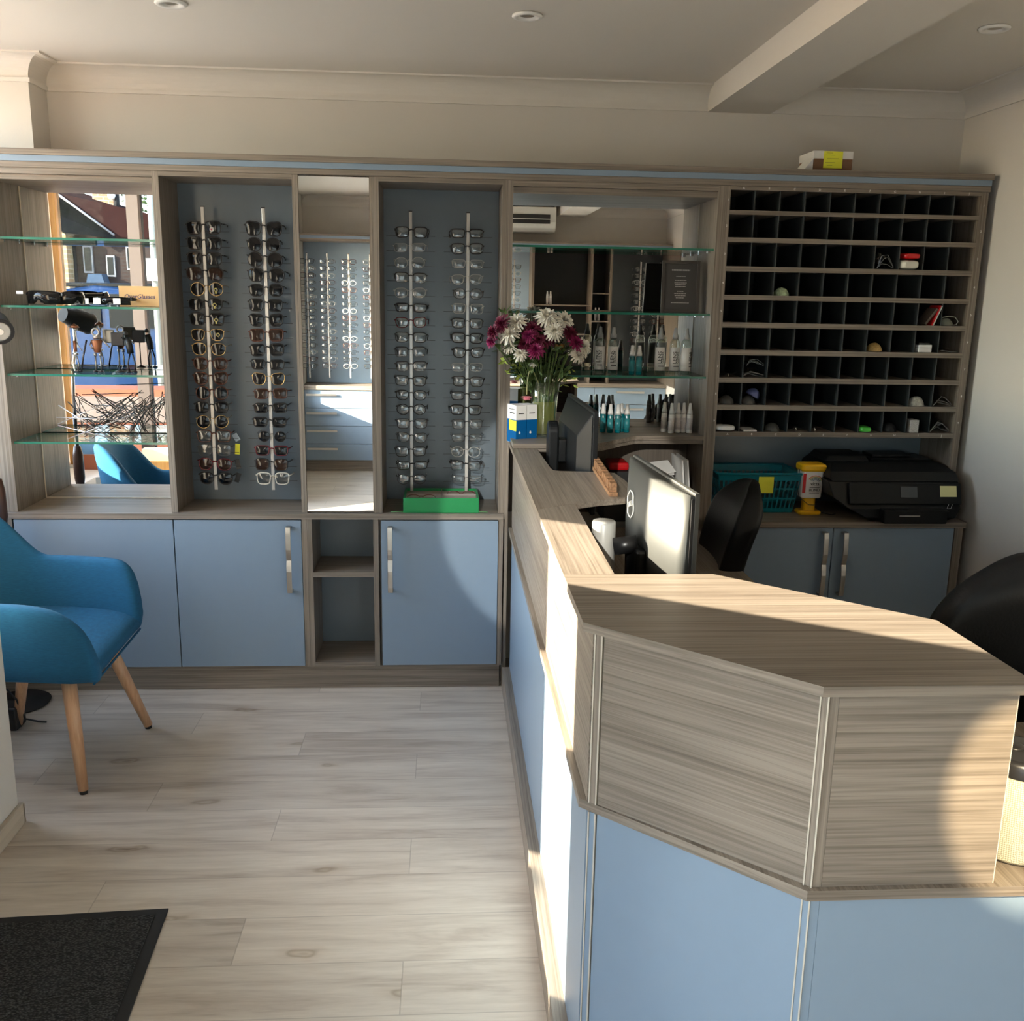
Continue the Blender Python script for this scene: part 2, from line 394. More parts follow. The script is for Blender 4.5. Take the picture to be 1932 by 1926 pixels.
# ceiling beam
m = MB(); m.prism([(1.002, 2.24), (1.25, 2.24), (1.25, CZ), (1.002, CZ)], YF, YB-.001, axis='y')
struct(m.build('trim_7', CEILM))
# skirting on the shop side wall's end and on the nook plinth
BASE = wood('skirting_oak', 1, (.55, .47, .37, 1), (.40, .33, .25, 1), fine=30)
m = MB(); m.box(XL, XL+.014, -2.05, -.98, 0, .065); m.box(XL-.15, XL+.014, -.99, -.976, 0, .065)
struct(m.build('baseboard_left', BASE, bevel=.003))
# recessed downlights
def downlight(x, y, lab):
    t = thing('recessed_downlight', lab, 'ceiling light', (x, y, CZ-.001), group='recessed downlights in the ceiling')
    MB().lathe([(.024, 0), (.044, 0), (.045, -.004), (.040, -.008), (.026, -.006), (.024, .0)], (x, y, CZ-.001), 32).build('trim_ring', WHITE, t)
    MB().lathe([(.0, -.002), (.016, -.003), (.023, -.001)], (x, y, CZ-.001), 24).build('lamp_face', STEEL, t)
    return t
downlight(-.787, -.587, 'white recessed downlight at the top left edge, above the sunglasses')
downlight(.228, -.594, 'white recessed downlight in the middle of the ceiling')
downlight(1.605, -.645, 'white recessed downlight on the right, beyond the ceiling beam')
downlight(-.75, -3.0, 'white recessed downlight seen only in the narrow mirror')
# ------------------------------------------------------------------ nook: window frames and display plinth
GOLDW = wood('honey_timber', 2, (.62, .33, .09, 1), (.45, .2, .05, 1), fine=30)
BRPOST = pm('mauve_brown_paint', (.035, .025, .023, 1), .6)
def frame_window(name, label, y0, y1, z0, z1, x, orient, posts, t=.045, fm=GOLDW, pmt=BRPOST, gm=None):
    w = bpy.data.objects.new(name, None); COL.objects.link(w); w['kind'] = 'structure'; w['label'] = label
    def bx(nm, a0, a1, c0, c1, m, d=.03):
        if orient == 'x': o = MB().box(a0, a1, x-d, x+d, c0, c1)
        else: o = MB().box(x-d, x+d, a0, a1, c0, c1)
        return o.build(nm, m, w)
    fr = MB()
    def fb(a0, a1, c0, c1, d=.035):
        if orient == 'x': fr.box(a0, a1, x-d, x+d, c0, c1)
        else: fr.box(x-d, x+d, a0, a1, c0, c1)
    tl = .03 if gm else t
    fb(y0, y0+tl, z0, z1); fb(y1-t, y1, z0, z1); fb(y0+tl, y1-t, z0, z0+t); fb(y0+tl, y1-t, z1-t, z1)
    fr.build('window_frame', fm, w, bevel=.004)
    for (a, b) in posts: bx('mullion', a, b, z0+t, z1-t, pmt, .04)
    bx('pane', y0+t*.5, y1-t*.5, z0+t*.5, z1-t*.5, gm or PANE, .002)
    return w
frame_window('window_1', 'shop window of the nook towards the street', NX+.02, XL-.15, .60, 2.12, NY-.06, 'x', [(-1.645, -1.585)], .05, gm=thin_glass('street_dimming_pane', (.49, .51, .53, 1), .0))  # pane tint added to dim the street view
frame_window('window_2', 'side window of the nook', -1.05, .13, .88, 2.31, NX-.075, 'y', [], .03, WHITE)
frame_window('window_3', 'side window behind the camera', -4.68, -3.62, .64, 1.95, XL-.075, 'y', [], .03, WHITE)
frame_window('door_1', 'glazed shop door behind the camera', -3.5, -2.7, .02, 1.62, XL-.075, 'y', [], .05, WHITE)
# white display plinth along the nook windows
m = MB(); m.prism([(NX, NY), (XL-.15, NY), (XL-.15, -.99), (-1.62, -.99), (-1.80, -.84), (-1.80, -.42), (-1.78, -.30), (-1.78, .14), (NX, .14)], .001, .585)
tag(m.build('window_plinth', WHITE, bevel=.003), 'low white display plinth running under the nook windows', 'plinth')
# ------------------------------------------------------------------ back wall furniture
def grain(x): return W[x]
OH = .695            # underside/top levels
# worktop and base cabinets, left run
def handle_v(x, y, z0, z1, parent, off=.0):
    # flat bow handle with a dent in its middle
    m = MB(); w = .0095; n = 13; rows = []
    for i in range(n):
        t = i/(n-1); z = z0+(z1-z0)*t
        d = .026+.006*math.sin(PI*t) - .009*math.exp(-((t-.5)/.09)**2)
        if i in (0, n-1): d = .024
        rows.append([(x-w, y-d-.004, z), (x+w, y-d-.004, z), (x+w, y-d+.003, z), (x-w, y-d+.003, z)])
    m.grid(rows, closed_u=True, smooth=False)
    m.f.append([0, 1, 2, 3][::-1]); m.mi.append(0); m.sm.append(False); k = (n-1)*4; m.f.append([k, k+1, k+2, k+3]); m.mi.append(0); m.sm.append(False)
    m.box(x-w, x+w, y-.024, y, z0, z0+.010); m.box(x-w, x+w, y-.024, y, z1-.010, z1)
    return m.build('handle', STEEL, parent, bevel=.0015)
ZP, ZD = .095, .690  # plinth top, underside of worktop
# base cabinet with two doors
t = thing('base_cabinet', 'two-door blue base cabinet under the sunglasses, behind the blue armchair', 'cabinet', (-1.09, .13, 0))
m = MB(); m.box(-1.615, -.535, .0, .26, ZP, ZD); m.box(-1.75, -1.618, -.0, .26, ZP, ZD); m.build('body', WDARK, t)
struct_x = None
d1 = box('door', -1.613, -1.032, -.018, 0, ZP+.003, ZD-.004, BLUE, t, bevel=.0015)
d2 = box('door', -1.028, -.554, -.018, 0, ZP+.003, ZD-.004, BLUE, t, bevel=.0015); d2['_o'] = (0, 0, 0); d2['_o'] = t['_o']
handle_v(-.600, -.018, .405, .665, d2)
box('end_panel', -1.75, -1.619, -.018, .0, ZP, ZD, W[2], t)
box('side_panel', -.552, -.533, -.018, .0, ZP, ZD, W[2], t)
# open niche
t = thing('open_niche', 'open oak shelf niche between the blue base doors', 'shelf unit', (-.39, .13, 0))
m = MB(); m.box(-.5325, -.514, -.018, .22, ZP, ZD); m.box(-.282, -.262, -.018, .22, ZP, ZD); m.build('side_panel', W[2], t)
m = MB(); m.box(-.514, -.282, -.018, .22, ZP, ZP+.018); m.build('bottom_board', W[0], t); MB().box(-.514, -.282, -.018, .22, .461, .48).build('shelf', W[0], t)
m = MB(); m.box(-.5325, -.262, .22, .235, ZP, ZD); m.build('back_panel', BLUEP, t)
# single door cabinet
t = thing('base_cabinet', 'single-door blue base cabinet beside the reception desk', 'cabinet', (-.02, .13, 0))
box('body', -.259, .222, 0, .26, ZP, ZD, WDARK, t)
d = box('door', -.252, .197, -.018, 0, ZP+.003, ZD-.004, BLUE, t, bevel=.0015); d['_o'] = t['_o']
handle_v(-.217, -.018, .405, .665, d)
m = MB(); m.box(.199, .216, -.018, 0, ZP, ZD); m.build('side_panel', W[2], t)
tag(box('cabinet_plinth', -1.75, .21, -.006, .02, .001, ZP-.001, W[0], origin=(-.8, 0, 0)), 'oak kickboard along the floor under the blue cabinets', 'plinth')
tag(box('worktop', -1.75, .216, -.022, .27, .6905, .711, W[0], origin=(-.8, 0, .69)), 'oak worktop running over the blue base cabinets', 'worktop')
# ---- upper display units
ZT = 1.938           # underside of top board
def side(m, x0, x1, y1=.27, z0=.7115, z1=ZT): m.box(x0, x1, 0, y1, z0, z1)
# left mirror bay
t = thing('display_bay', 'oak display bay at far left with mirrored back and glass shelves', 'display cabinet', (-1.32, .13, .711))
m = MB(); side(m, -1.75, -1.601); m.build('side_panel', W[2], t)
m = MB(); side(m, -1.0375, -1.0265); m.build('side_panel', W[2], t)
m = MB(); m.box(-1.601, -1.0375, .0, .27, 1.918, ZT); m.box(-1.601, -1.0375, .018, .27, 1.9, 1.9175); m.build('top_panel', W[0], t)
box('mirror', -1.601, -1.0375, .2625, .27, .7115, 1.900, MIRROR, t)
PEDGE = pm('polished_mirror_edge', (.55, .50, .42, 1), .3)
m = MB(); m.box(-1.601, -1.598, .2595, .2623, .7115, 1.9); m.box(-1.598, -1.0375, .2595, .2623, .7115, .7145); m.build('mirror_edge', PEDGE, t)
def glass_shelf(name, x0, x1, y0, y1, z, label, grp):
    t = thing(name, label, 'glass shelf', ((x0+x1)/2, (y0+y1)/2, z-.008), group=grp)
    m = MB(); m.prism([(x0, y0), (x1, y0), (x1, y1), (x0, y1)], z-.008, z, 0, 1); m.build('glass_plate', [GLASS, GEDGE], t)
    for (px, py) in ((x0+.006, y0+.05), (x0+.006, y1-.05), (x1-.006, y0+.05), (x1-.006, y1-.05)):
        MB().box(px-.006, px+.006, py-.006, py+.006, z-.016, z-.0082).build('shelf_support', CHROME, t)
for z, w_ in ((1.706, 'highest'), (1.468, 'second'), (1.224, 'third'), (.974, 'lowest')):
    glass_shelf('glass_shelf', -1.600, -1.038, .02, .245, z, f'{w_} glass shelf in the left mirrored bay', 'glass shelves in the left bay')
# sunglasses bay
t = thing('display_bay', 'oak display bay with blue back holding the sunglasses', 'display cabinet', (-.78, .13, .711))
m = MB(); side(m, -1.026, -1.0145); m.build('side_panel', W[2], t)
m = MB(); side(m, -.5525, -.543); m.build('side_panel', W[2], t)
m = MB(); m.box(-1.0145, -.5525, 0, .27, 1.922, ZT); m.build('top_panel', W[0], t)
box('back_panel', -1.0145, -.5525, .24, .255, .7115, 1.922, BLUEP, t)
# narrow mirror
t = thing('tall_mirror', 'tall narrow mirror panel between the two spectacle bays', 'mirror', (-.405, .0, .711))
m = MB(); m.box(-.5425, -.532, 0, .05, .7115, ZT); m.box(-.281, -.2715, 0, .05, .7115, ZT); m.box(-.532, -.281, .012, .05, .7115, ZT); m.build('frame', W[2], t)
box('mirror_glass', -.5305, -.2815, .003, .0115, .716, 1.934, MIRROR, t)
# optical bay
t = thing('display_bay', 'oak display bay with blue back holding the clear spectacles', 'display cabinet', (-.03, .13, .711))
m = MB(); side(m, -.271, -.247); m.build('side_panel', W[2], t)
m = MB(); side(m, .196, .2155); m.build('side_panel', W[2], t)
m = MB(); m.box(-.247, .196, 0, .27, 1.922, ZT); m.build('top_panel', W[0], t)
box('back_panel', -.247, .196, .26, .272, .7115, 1.922, BLUEP, t)
# right mirror bay, standing on the floor level of the office
t = thing('display_bay', 'oak display bay behind the flowers with mirrored back', 'display cabinet', (.61, .13, .66))
m = MB(); side(m, .216, .2345, z0=0.001); m.build('side_panel', W[2], t)
m = MB(); side(m, .985, 1.0125, z0=0.001); m.build('side_panel', W[2], t)
m = MB(); m.box(.2345, .985, 0, .27, 1.918, ZT); m.box(.2345, .985, .018, .27, 1.895, 1.9175); m.build('top_panel', W[0], t)
box('mirror', .2345, .985, .2625, .27, 1.018, 1.895, MIRROR, t)
m = MB(); m.box(.982, .985, .2595, .2623, 1.018, 1.895); m.build('mirror_edge', PEDGE, t)
box('back_panel', .2345, .985, .255, .27, .66, .985, WDARK, t)
m = MB()
pts = [(.2345, -.22), (.50, -.215)]
for i in range(9):
    a = i/8; pts.append((.50+.25*a, -.215+.215*(a*a*(3-2*a))))
pts += [(.985, 0), (.985, .262), (.2345, .262)]
m.prism(pts, 1.0005, 1.017); m.prism([(.2345, -.20)]+[(p[0], p[1]+.012) for p in pts[1:-2]]+[(.985, .262), (.2345, .262)], .985, 1.0004)
m.build('counter_shelf', W[0], t, bevel=.001)
for z, w_ in ((1.716, 'highest'), (1.479, 'middle'), (1.244, 'lowest')):
    glass_shelf('glass_shelf', .2345, .985, .02, .25, z, f'{w_} glass shelf in the mirrored bay behind the flowers', 'glass shelves in the right bay')
# pigeonhole unit
t = thing('pigeonhole_unit', 'large oak pigeonhole rack with black slots at the right', 'pigeonhole rack', (1.5, .13, .711))
PX0, PX1 = 1.030, 1.976
m = MB(); m.box(1.013, PX0, 0, .27, .7115, ZT); m.build('side_panel', W[2], t)
m = MB(); m.box(PX1, 2.004, 0, .27, .7115, ZT); m.build('side_panel', W[2], t)
rails = [(1.924, ZT), (1.838, 1.853), (1.740, 1.757), (1.636, 1.654), (1.532, 1.550), (1.430, 1.449), (1.328, 1.347), (1.224, 1.243), (1.120, 1.139), (1.018, 1.036)]
for a, b in rails: MB().box(PX0, PX1, 0, .255, a, b).build('shelf_board', W[0], t)
box('back_board', PX0, PX1, .2555, .268, 1.018, 1.924, SLOT, t)
box('back_panel', PX0, PX1, .2555, .268, .7115, 1.018, BLUEP, t)
CW = (PX1-PX0)/10
for k in range(9):
    za, zb = rails[k+1][1], rails[k][0]
    for j in range(1, 10):
        x = PX0+CW*j
        MB().box(x-.002, x+.002, .012, .255, za, zb).build('slot_divider', SLOTD, t)
LET = pm('white_letter', (.85, .83, .78, 1), .5)
for j, ch in enumerate('ABCDEFGHIJ'):
    x = PX0+CW*(j+.5)
    text('slot_letter', ch, .0115, LET, (x, -.0006, 1.931), FRONT, t)
    text('slot_letter', ch, .0115, LET, (x, -.0006, 1.027), FRONT, t)
for k in range(9):
    z = (rails[k+1][1]+rails[k][0])/2
    for x in (1.0215, 1.99): text('slot_number', str(k+1), .0115, LET, (x, -.0006, z), FRONT, t)
# top boards over everything
t = thing('cabinet_cornice', 'oak top board with pale blue stripe over the whole cabinet wall', 'cornice', (.15, .1, ZT))
m = MB(); m.box(-1.75, 2.006, -.006, .29, 1.9385, 1.9585); m.build('lower_board', W[0], t)
m = MB(); m.box(-1.75, 2.006, -.010, .29, 1.959, 1.979); m.build('blue_stripe', BLUE, t)
m = MB(); m.box(-1.75, 2.012, -.014, .29, 1.9795, 2.0); m.build('top_board', W[0], t, bevel=.001)
# right base cabinet, deeper
t = thing('base_cabinet', 'dark blue two-door base cabinet under the printer', 'cabinet', (1.5, 0, 0))
box('body', 1.0135, 1.992, -.105, .27, .001, .688, WDARK, t)
for x0, x1, hx in ((1.016, 1.4785, 1.443), (1.4815, 1.958, 1.521)):
    d = box('door', x0, x1, -.123, -.105, ZP, .685, BLUE, t, bevel=.0015); d['_o'] = t['_o']; handle_v(hx, -.123, .42, .672, d)
box('side_panel', 1.961, 1.992, -.125, -.105, .001, .688, W[2], t)
tag(box('worktop', 1.0135, 1.998, -.135, .255, .6885, .7105, W[0], origin=(1.5, 0, .69), bevel=.001), 'oak worktop carrying the printer, basket and collection tin', 'worktop')
# ------------------------------------------------------------------ reception desk
t = thing('reception_desk', 'oak and blue reception counter turning a chamfered corner', 'reception desk', (.4, -1.6, 0))
def path_strip(m, pts, d0, d1, z0, z1, mi=0):
    # wall following the desk's outer line; d0/d1 = outward offsets
    def off(d):
        out = []; n = len(pts)
        for i in range(n):
            p = Vector(pts[i])
            ds = []
            if i > 0: e = (p-Vector(pts[i-1])).normalized(); ds.append(Vector((e.y, -e.x)))
            if i < n-1: e = (Vector(pts[i+1])-p).normalized(); ds.append(Vector((e.y, -e.x)))
            nn = sum(ds, Vector((0, 0))); nn.normalize(); c = nn.dot(ds[0]); out.append(p-(-nn)*(d/c)*1.0)
        return out
    # outward = to the left/front: for a path running down -y then +x, right-hand normal (e.y,-e.x) points to -x / -y
    a, b = off(d0), off(d1)
    poly = [tuple(p) for p in b]+[tuple(p) for p in a[::-1]]
    n = len(poly)
    area = sum(poly[i][0]*poly[(i+1) % n][1]-poly[(i+1) % n][0]*poly[i][1] for i in range(n))
    if area < 0: poly = poly[::-1]
    m.prism(poly, z0, z1, mi); return m
A_, B_ = (.25, -2.083), (.560, -2.352)
line = [(.25, -.021), A_, B_, (1.62, -2.352)]
upper = [(.25, -.001), A_, B_, (.846, -2.352)]
path_strip(MB(), line, -.018, .030, .001, .088).build('plinth', W[1], t, bevel=.001)
def edge_dirs(o):
    # edge banding: the grain runs along each edge
    me = o.data
    for m_ in (W[0], W[1], WDG): me.materials.append(m_)
    for p in me.polygons:
        n_ = p.normal
        if abs(n_.z) < .5: p.material_index = 1 if abs(n_.y) > .9 else (2 if abs(n_.x) > .9 else 3)
    return o
WDG = wood('oak_grain_diag', 0, OL, OD, turn=math.atan2(2.352-2.083, .31))
def panel(nm, a, b, z0, z1, m, d0=-.018, d1=0):
    return path_strip(MB(), [a, b], d0, d1, z0, z1).build(nm, m, t)
def lerp(a, b, s): return (a[0]+(b[0]-a[0])*s, a[1]+(b[1]-a[1])*s)
L1 = math.dist(A_, B_)
# lower blue panels with vertical cover strips
EDGE = pm('pale_edge_trim', (.55, .50, .42, 1), .4)
panel('lower_panel', (.25, -.021), (.25, -1.30), .0885, .6425, BLUE)
panel('lower_panel', (.25, -1.302), (.25, A_[1]), .0885, .6425, BLUE)
panel('lower_panel', lerp(A_, B_, .055), lerp(A_, B_, .965), .0885, .6425, BLUE)
panel('lower_panel', (B_[0]+.014, B_[1]), (1.62, B_[1]), .0885, .6425, BLUE)
def post(a, b, z0, z1, m1):
    path_strip(MB(), [a, b], -.018, .0015, z0, z1).build('corner_strip', m1, t)
    for q0, q1 in ((a, lerp(a, b, .16)), (lerp(a, b, .84), b)):
        path_strip(MB(), [q0, q1], -.017, .0035, z0, z1).build('edge_trim', EDGE, t)
post(lerp(A_, B_, .012), lerp(A_, B_, .052), .0885, .6425, BLUE)
post(lerp(A_, B_, .012), lerp(A_, B_, .052), .6605, .9845, W[2])
post(lerp(A_, B_, .966), lerp(A_, B_, 1.0), .0885, .6425, BLUE)
post(lerp(A_, B_, .966), lerp(A_, B_, 1.0), .6605, .9845, W[2])
bx_ = MB(); bx_.box(B_[0]-.002, B_[0]+.0135, B_[1], B_[1]+.015, .6605, .9845); bx_.build('corner_strip', W[2], t)
bx_ = MB(); bx_.box(B_[0]-.002, B_[0]+.0135, B_[1], B_[1]+.015, .0885, .6425); bx_.build('corner_strip', BLUE, t)
# ledge
led = [(.237, -.021), (.237, -2.072), (.549, -2.362), (1.62, -2.362)]
poly = led+[(1.62, -2.30), (.58, -2.30), (.30, -2.05), (.30, -.021)]
edge_dirs(MB().prism(poly, .643, .6602).build('ledge', W[1], t))
# upper oak panels
panel('upper_panel', (.25, -.001), (.25, -1.30), .6605, .9845, W[1])
panel('upper_panel', (.25, -1.302), (.25, A_[1]), .6605, .9845, W[1])
panel('upper_panel', lerp(A_, B_, .055), lerp(A_, B_, .965), .6605, .9845, WDG)
panel('upper_panel', (B_[0]+.014, B_[1]), (.846, B_[1]), .6605, .9845, W[0])
m = MB(); m.box(.846, .8475, -2.352, -2.334, .6605, .9838); m.box(.83, .847, -2.333, -2.14, .6605, .9838); m.build('end_panel', EDGE, t)
# raised worktops, two boards with a joint
far = [(.230, -.001), (.230, -1.225), (.338, -1.150), (.40, -1.112), (.486, -1.08), (.535, -.95), (.532, -.81), (.522, -.70), (.50, -.684), (.40, -.672), (.352, -.668), (.335, -.655), (.329, -.62), (.320, -.20), (.318, -.001)]
MB().prism(far, .984, .99995).build('raised_top', W[1], t, bevel=.0008)
corner = [(.230, -1.2265), (.230, -2.096), (.537, -2.379), (.855, -2.379), (.848, -2.095), (.531, -1.811), (.332, -1.811), (.338, -1.152)]
mm = MB(); mm.prism([(.230, -1.2265), (.230, -1.811), (.3318, -1.811), (.338, -1.152)], .984, 1.0); mm.build('raised_top', W[1], t)
mm = MB(); mm.prism([(.230, -1.8112), (.230, -2.096), (.537, -2.379), (.857, -2.379), (.848, -2.095), (.531, -1.8112)], .984, 1.0); edge_dirs(mm.build('raised_top', W[0], t))
# low working surface inside
inner = [(.268, -.012), (.268, -2.05), (.565, -2.30), (1.62, -2.30), (1.62, -1.80), (1.15, -1.78), (.975, -1.55), (.975, -.012)]
MB().prism(inner, .6385, .6595).build('work_surface', W[1], t)
m = MB(); m.box(.955, .973, -.6, -.58, .001, .638); m.box(1.60, 1.62, -2.30, -1.8, .001, .638); m.box(.262, .268, -2.05, -.02, .001, .983)
m.build('support_panel', WDARK, t)
# ------------------------------------------------------------------ monitors
def oriented(a, b):
    # frame: u along a->b, n = normal pointing to +x side
    u = Vector((b[0]-a[0], b[1]-a[1], 0)); L = u.length; u.normalize(); n = Vector((-u.y, u.x, 0))
    if n.x < 0: n = -n
    return u, n, L
SILV = pm('grey_silver_plastic', (.07, .073, .07, 1), .42, .15)
# near monitor, silver curved back
a = Vector((.482, -1.165)); b = Vector((.518, -1.665)); u, n, L = oriented(a, b)
t = thing('monitor', 'silver-backed computer monitor on a black arm above the desk', 'monitor', (.5, -1.4, .84))
H = .31; top = 1.132
Mx = Matrix(((u.x, n.x, 0, a.x), (u.y, n.y, 0, a.y), (0, 0, 1, top-H), (0, 0, 0, 1)))
m = MB(); rows = []
for i in range(17):
    s = i/16; x = L*s; d = -.034*(1-(2*s-1)**2)**.8-.004
    rows.append([(x, .004, 0), (x, d, .0), (x, d-.004, H*.5), (x, d, H-.003), (x, .004, H-.003)])
m.grid(rows, smooth=True); m.f.append([0, 1, 2, 3, 4]); m.mi.append(0); m.sm.append(False)
k = 16*5; m.f.append([k+4, k+3, k+2, k+1, k]); m.mi.append(0); m.sm.append(False)
for i in range(16): m.f.append([i*5+4, i*5, i*5+5, i*5+9]); m.mi.append(0); m.sm.append(False)
m.xf(Mx); m.build('back_shell', SILV, t, weld=True)
MB().box(-.004, L+.004, .0045, .016, -.004, H+.002).xf(Mx).build('bezel', SILV, t, bevel=.002)
MB().box(.008, L-.008, .0162, .018, .01, H-.01).xf(Mx).build('screen', pm('screen_black', (.01, .012, .015, 1), .15), t)
m = MB(); m.tube([(L*.33+.028*math.cos(q*PI/16), -.043-.001*math.sin(q), H*.70+.034*math.sin(q*PI/16)) for q in range(32)], .0016, 6, True); m.xf(Mx)
m.build('round_badge', WHITE, t)
lt = text('badge_lettering', 'DELL', .019, WHITE, (0, 0, 0), (0, 0, 0), None)
lt.data.transform(Matrix.Translation(-Vector(t['_o'])) @ Mx @ Matrix.Translation((L*.33, -.0445, H*.70)) @ Euler((PI/2, -.35, 0)).to_matrix().to_4x4()); lt.parent = t
MB().box(L*.42, L*.62, -.062, -.034, -.02, H*.44).xf(Mx).build('stand_neck', BLACK, t, bevel=.008)
m = MB(); m.box(L-.0005, L+.0042, -.002, .004, .01, H-.01); m.xf(Mx); m.build('vent_strip', BLACKM, t)
t = thing('monitor_mount', 'silver column with a black arm holding the near monitor', 'monitor arm', (.39, -1.42, .66))
m = MB(); m.lathe([(.0, .0), (.03, 0), (.03, .348), (.028, .352), (0, .352)], (.376, -1.40, .66), 32, sx=.95, sy=1.1); m.build('post', pm('satin_white_metal', (.42, .41, .38, 1), .35), t)
MB().tube([(.397, -1.425, .955), (.452, -1.435, .965)], .021, 16).build('arm', BLACK, t)
m = MB(); m.box(.39, .46, -1.46, -1.36, .6602, .675); m.build('foot', BLACK, t, bevel=.003)
# far monitor, black bulged back
a = Vector((.455, -.085)); b = Vector((.468, -.650)); u, n, L = oriented(a, b); top = 1.185; H = .33
Mx = Matrix(((u.x, n.x, 0, a.x), (u.y, n.y, 0, a.y), (0, 0, 1, top-H), (0, 0, 0, 1)))
t = thing('monitor', 'black computer monitor with bulged back behind the flowers', 'monitor', (.43, -.35, .66))
DKG = pm('charcoal_plastic', (.007, .008, .009, 1), .4, spec=.25)
MB().box(0, L, -.012, .004, 0, H).xf(Mx).build('bezel', DKG, t, bevel=.002)
m = MB()
v = [(.005, -.0125, .005), (L-.005, -.0125, .005), (L-.005, -.0125, H-.005), (.005, -.0125, H-.005), (.07, -.052, .05), (L-.07, -.052, .05), (L-.07, -.052, H-.085), (.07, -.052, H-.085)]
m.add(v, [(0, 1, 2, 3), (7, 6, 5, 4), (0, 4, 5, 1), (1, 5, 6, 2), (2, 6, 7, 3), (3, 7, 4, 0)]); m.xf(Mx); m.build('back_shell', DKG, t, bevel=.006, weld=True)
MB().box(.01, L-.01, .0042, .006, .01, H-.01).xf(Mx).build('screen', MATS['screen_black'], t)
m = MB(); m.prism([(-.036+.036*math.cos(q*PI/12), .20+.036*math.sin(q*PI/12)) for q in range(13)]+[(-.072, -.19), (0, -.19)], L*.36, L*.52, axis='x') if False else None
m = MB(); pr = [(L*.44-.036*math.cos(q*PI/12), .215+.036*math.sin(q*PI/12)) for q in range(12, -1, -1)]
pr = [(L*.44+.036*math.cos(q*PI/12), .225+.036*math.sin(q*PI/12)) for q in range(13)]+[(L*.44-.036, -.188), (L*.44+.036, -.188)]
m.prism(pr, -.115, -.080, axis='y'); m.box(L*.44-.03, L*.44+.03, -.08, -.05, .12, .2); m.xf(Mx); m.build('stand_neck', DKG, t, bevel=.006)
m = MB(); m.box(L*.44-.09, L*.44+.09, -.12, .05, -.1945, -.188); m.xf(Mx); m.build('stand_foot', DKG, t)
# ------------------------------------------------------------------ loose things on the desk
t = thing('wooden_word_sign', 'small carved wooden letter strip lying on the raised desk top', 'desk sign', (.455, -.83, 1.0))
u = Vector((.012, .46, 0)).normalized()
Ms = Matrix.Translation((.444, -1.06, 1.0)) @ Matrix.Rotation(-.035, 4, 'Z')
MB().box(0, .024, 0, .455, .0002, .012).xf(Ms).build('base_strip', CORK, t, bevel=.001)
rr = random.Random(3)
for k in range(9):
    y0 = .006+k*.0495
    m = MB(); m.box(.003, .021, y0, y0+.011, .0122, .037); m.box(.003, .021, y0+.011, y0+.034, .029, .037)
    if k % 2: m.box(.003, .021, y0+.027, y0+.038, .0122, .0285)
    if k % 3 != 1: m.box(.003, .021, y0+.011, y0+.027, .022, .030)
    m.xf(Ms); m.build('letter_block', CORK, t)
# blue and white boxes
def carton(lab, x, y, rz, note, w=.042, d=.07, h=.140):
    t = thing('carton', lab, 'box', (x, y, 1.0003), rz, 'blue and white cartons beside the vase', world=False)
    bl = pm('carton_blue', (.0, .10, .30, 1), .35)
    MB().box(0, w, 0, d, 0, h).build('box_body', [PAPER], t)
    m = MB(); m.box(-.0004, w+.0004, -.0004, d+.0004, .001, h*.62); m.build('blue_print', bl, t)
    MB().box(w*.22, w*.78, -.0007, 0, h*.775, h*.80).build('lettering', INK, t)
    m = MB(); m.box(-.0007, 0, d*.2, d*.7, h*.77, h*.80); m.box(-.0007, 0, d*.2, d*.8, h*.88, h*.895); m.build('side_lettering', INK, t)
    ic = MB(); ic.lathe([(0, 0), (.004, .002), (.0045, .006), (.002, .011), (0, .015)], (w/2-.006, -.0002, h*.24), 12, sy=.12); ic.build('drop_mark', PAPER, t)
    if note:
        MB().box(-.0022, -.0009, -.004, d*.72, h*.33, h*.60).build('sticky_note', YELLOW, t)
    return t
carton('blue and white carton with a yellow sticky note on its side', .252, -.110, .42, True)
carton('blue and white carton standing close to the vase', .2935, -.091, .42, False)
# vase
VC = (.362, -.03)
t = thing('glass_vase', 'tall clear glass vase of flowers at the end of the desk', 'vase', (VC[0], VC[1], 1.0175), world=True)
m = MB(); m.lathe([(0, .0), (.042, 0), (.044, .004), (.045, .06), (.049, .14), (.058, .205), (.0565, .205), (.0475, .14), (.0435, .06), (.041, .012), (0, .01)], (VC[0], VC[1], 1.0175), 32); m.build('vessel', VGLASS, t)
wm, wnt, wb = new_mat('vase_water'); wnt.nodes.remove(wb)
wa = wnt.nodes.new('ShaderNodeBsdfTransparent'); wa.inputs[0].default_value = (.88, .86, .50, 1)
wt = wnt.nodes.new('ShaderNodeBsdfTranslucent'); wt.inputs[0].default_value = (.9, .8, .35, 1); wd = wnt.nodes.new('ShaderNodeBsdfDiffuse'); wd.inputs[0].default_value = (.8, .7, .28, 1)  # cloudy yellow mixed in, standing for sunlight caught in the water
w1 = wnt.nodes.new('ShaderNodeMixShader'); w1.inputs[0].default_value = .5; wnt.links.new(wt.outputs[0], w1.inputs[1]); wnt.links.new(wd.outputs[0], w1.inputs[2])
w2 = wnt.nodes.new('ShaderNodeMixShader'); w2.inputs[0].default_value = .5; wnt.links.new(wa.outputs[0], w2.inputs[1]); wnt.links.new(w1.outputs[0], w2.inputs[2]); wnt.links.new(w2.outputs[0], wnt.nodes['Material Output'].inputs[0])
m = MB(); m.lathe([(0, .013), (.0405, .013), (.043, .06), (.046, .13), (0, .13)], (VC[0], VC[1], 1.0175), 32); m.build('water', wm, t)
STEMG = pm('stem_green', (.08, .13, .03, 1), .6)
LEAFG = pm('leaf_green', (.055, .10, .02, 1), .55, var=.3)
LEAFL = pm('leaf_yellow_green', (.35, .45, .08, 1), .5, var=.2)
PETW = pm('white_petal', (.80, .76, .66, 1), .6, var=.08)
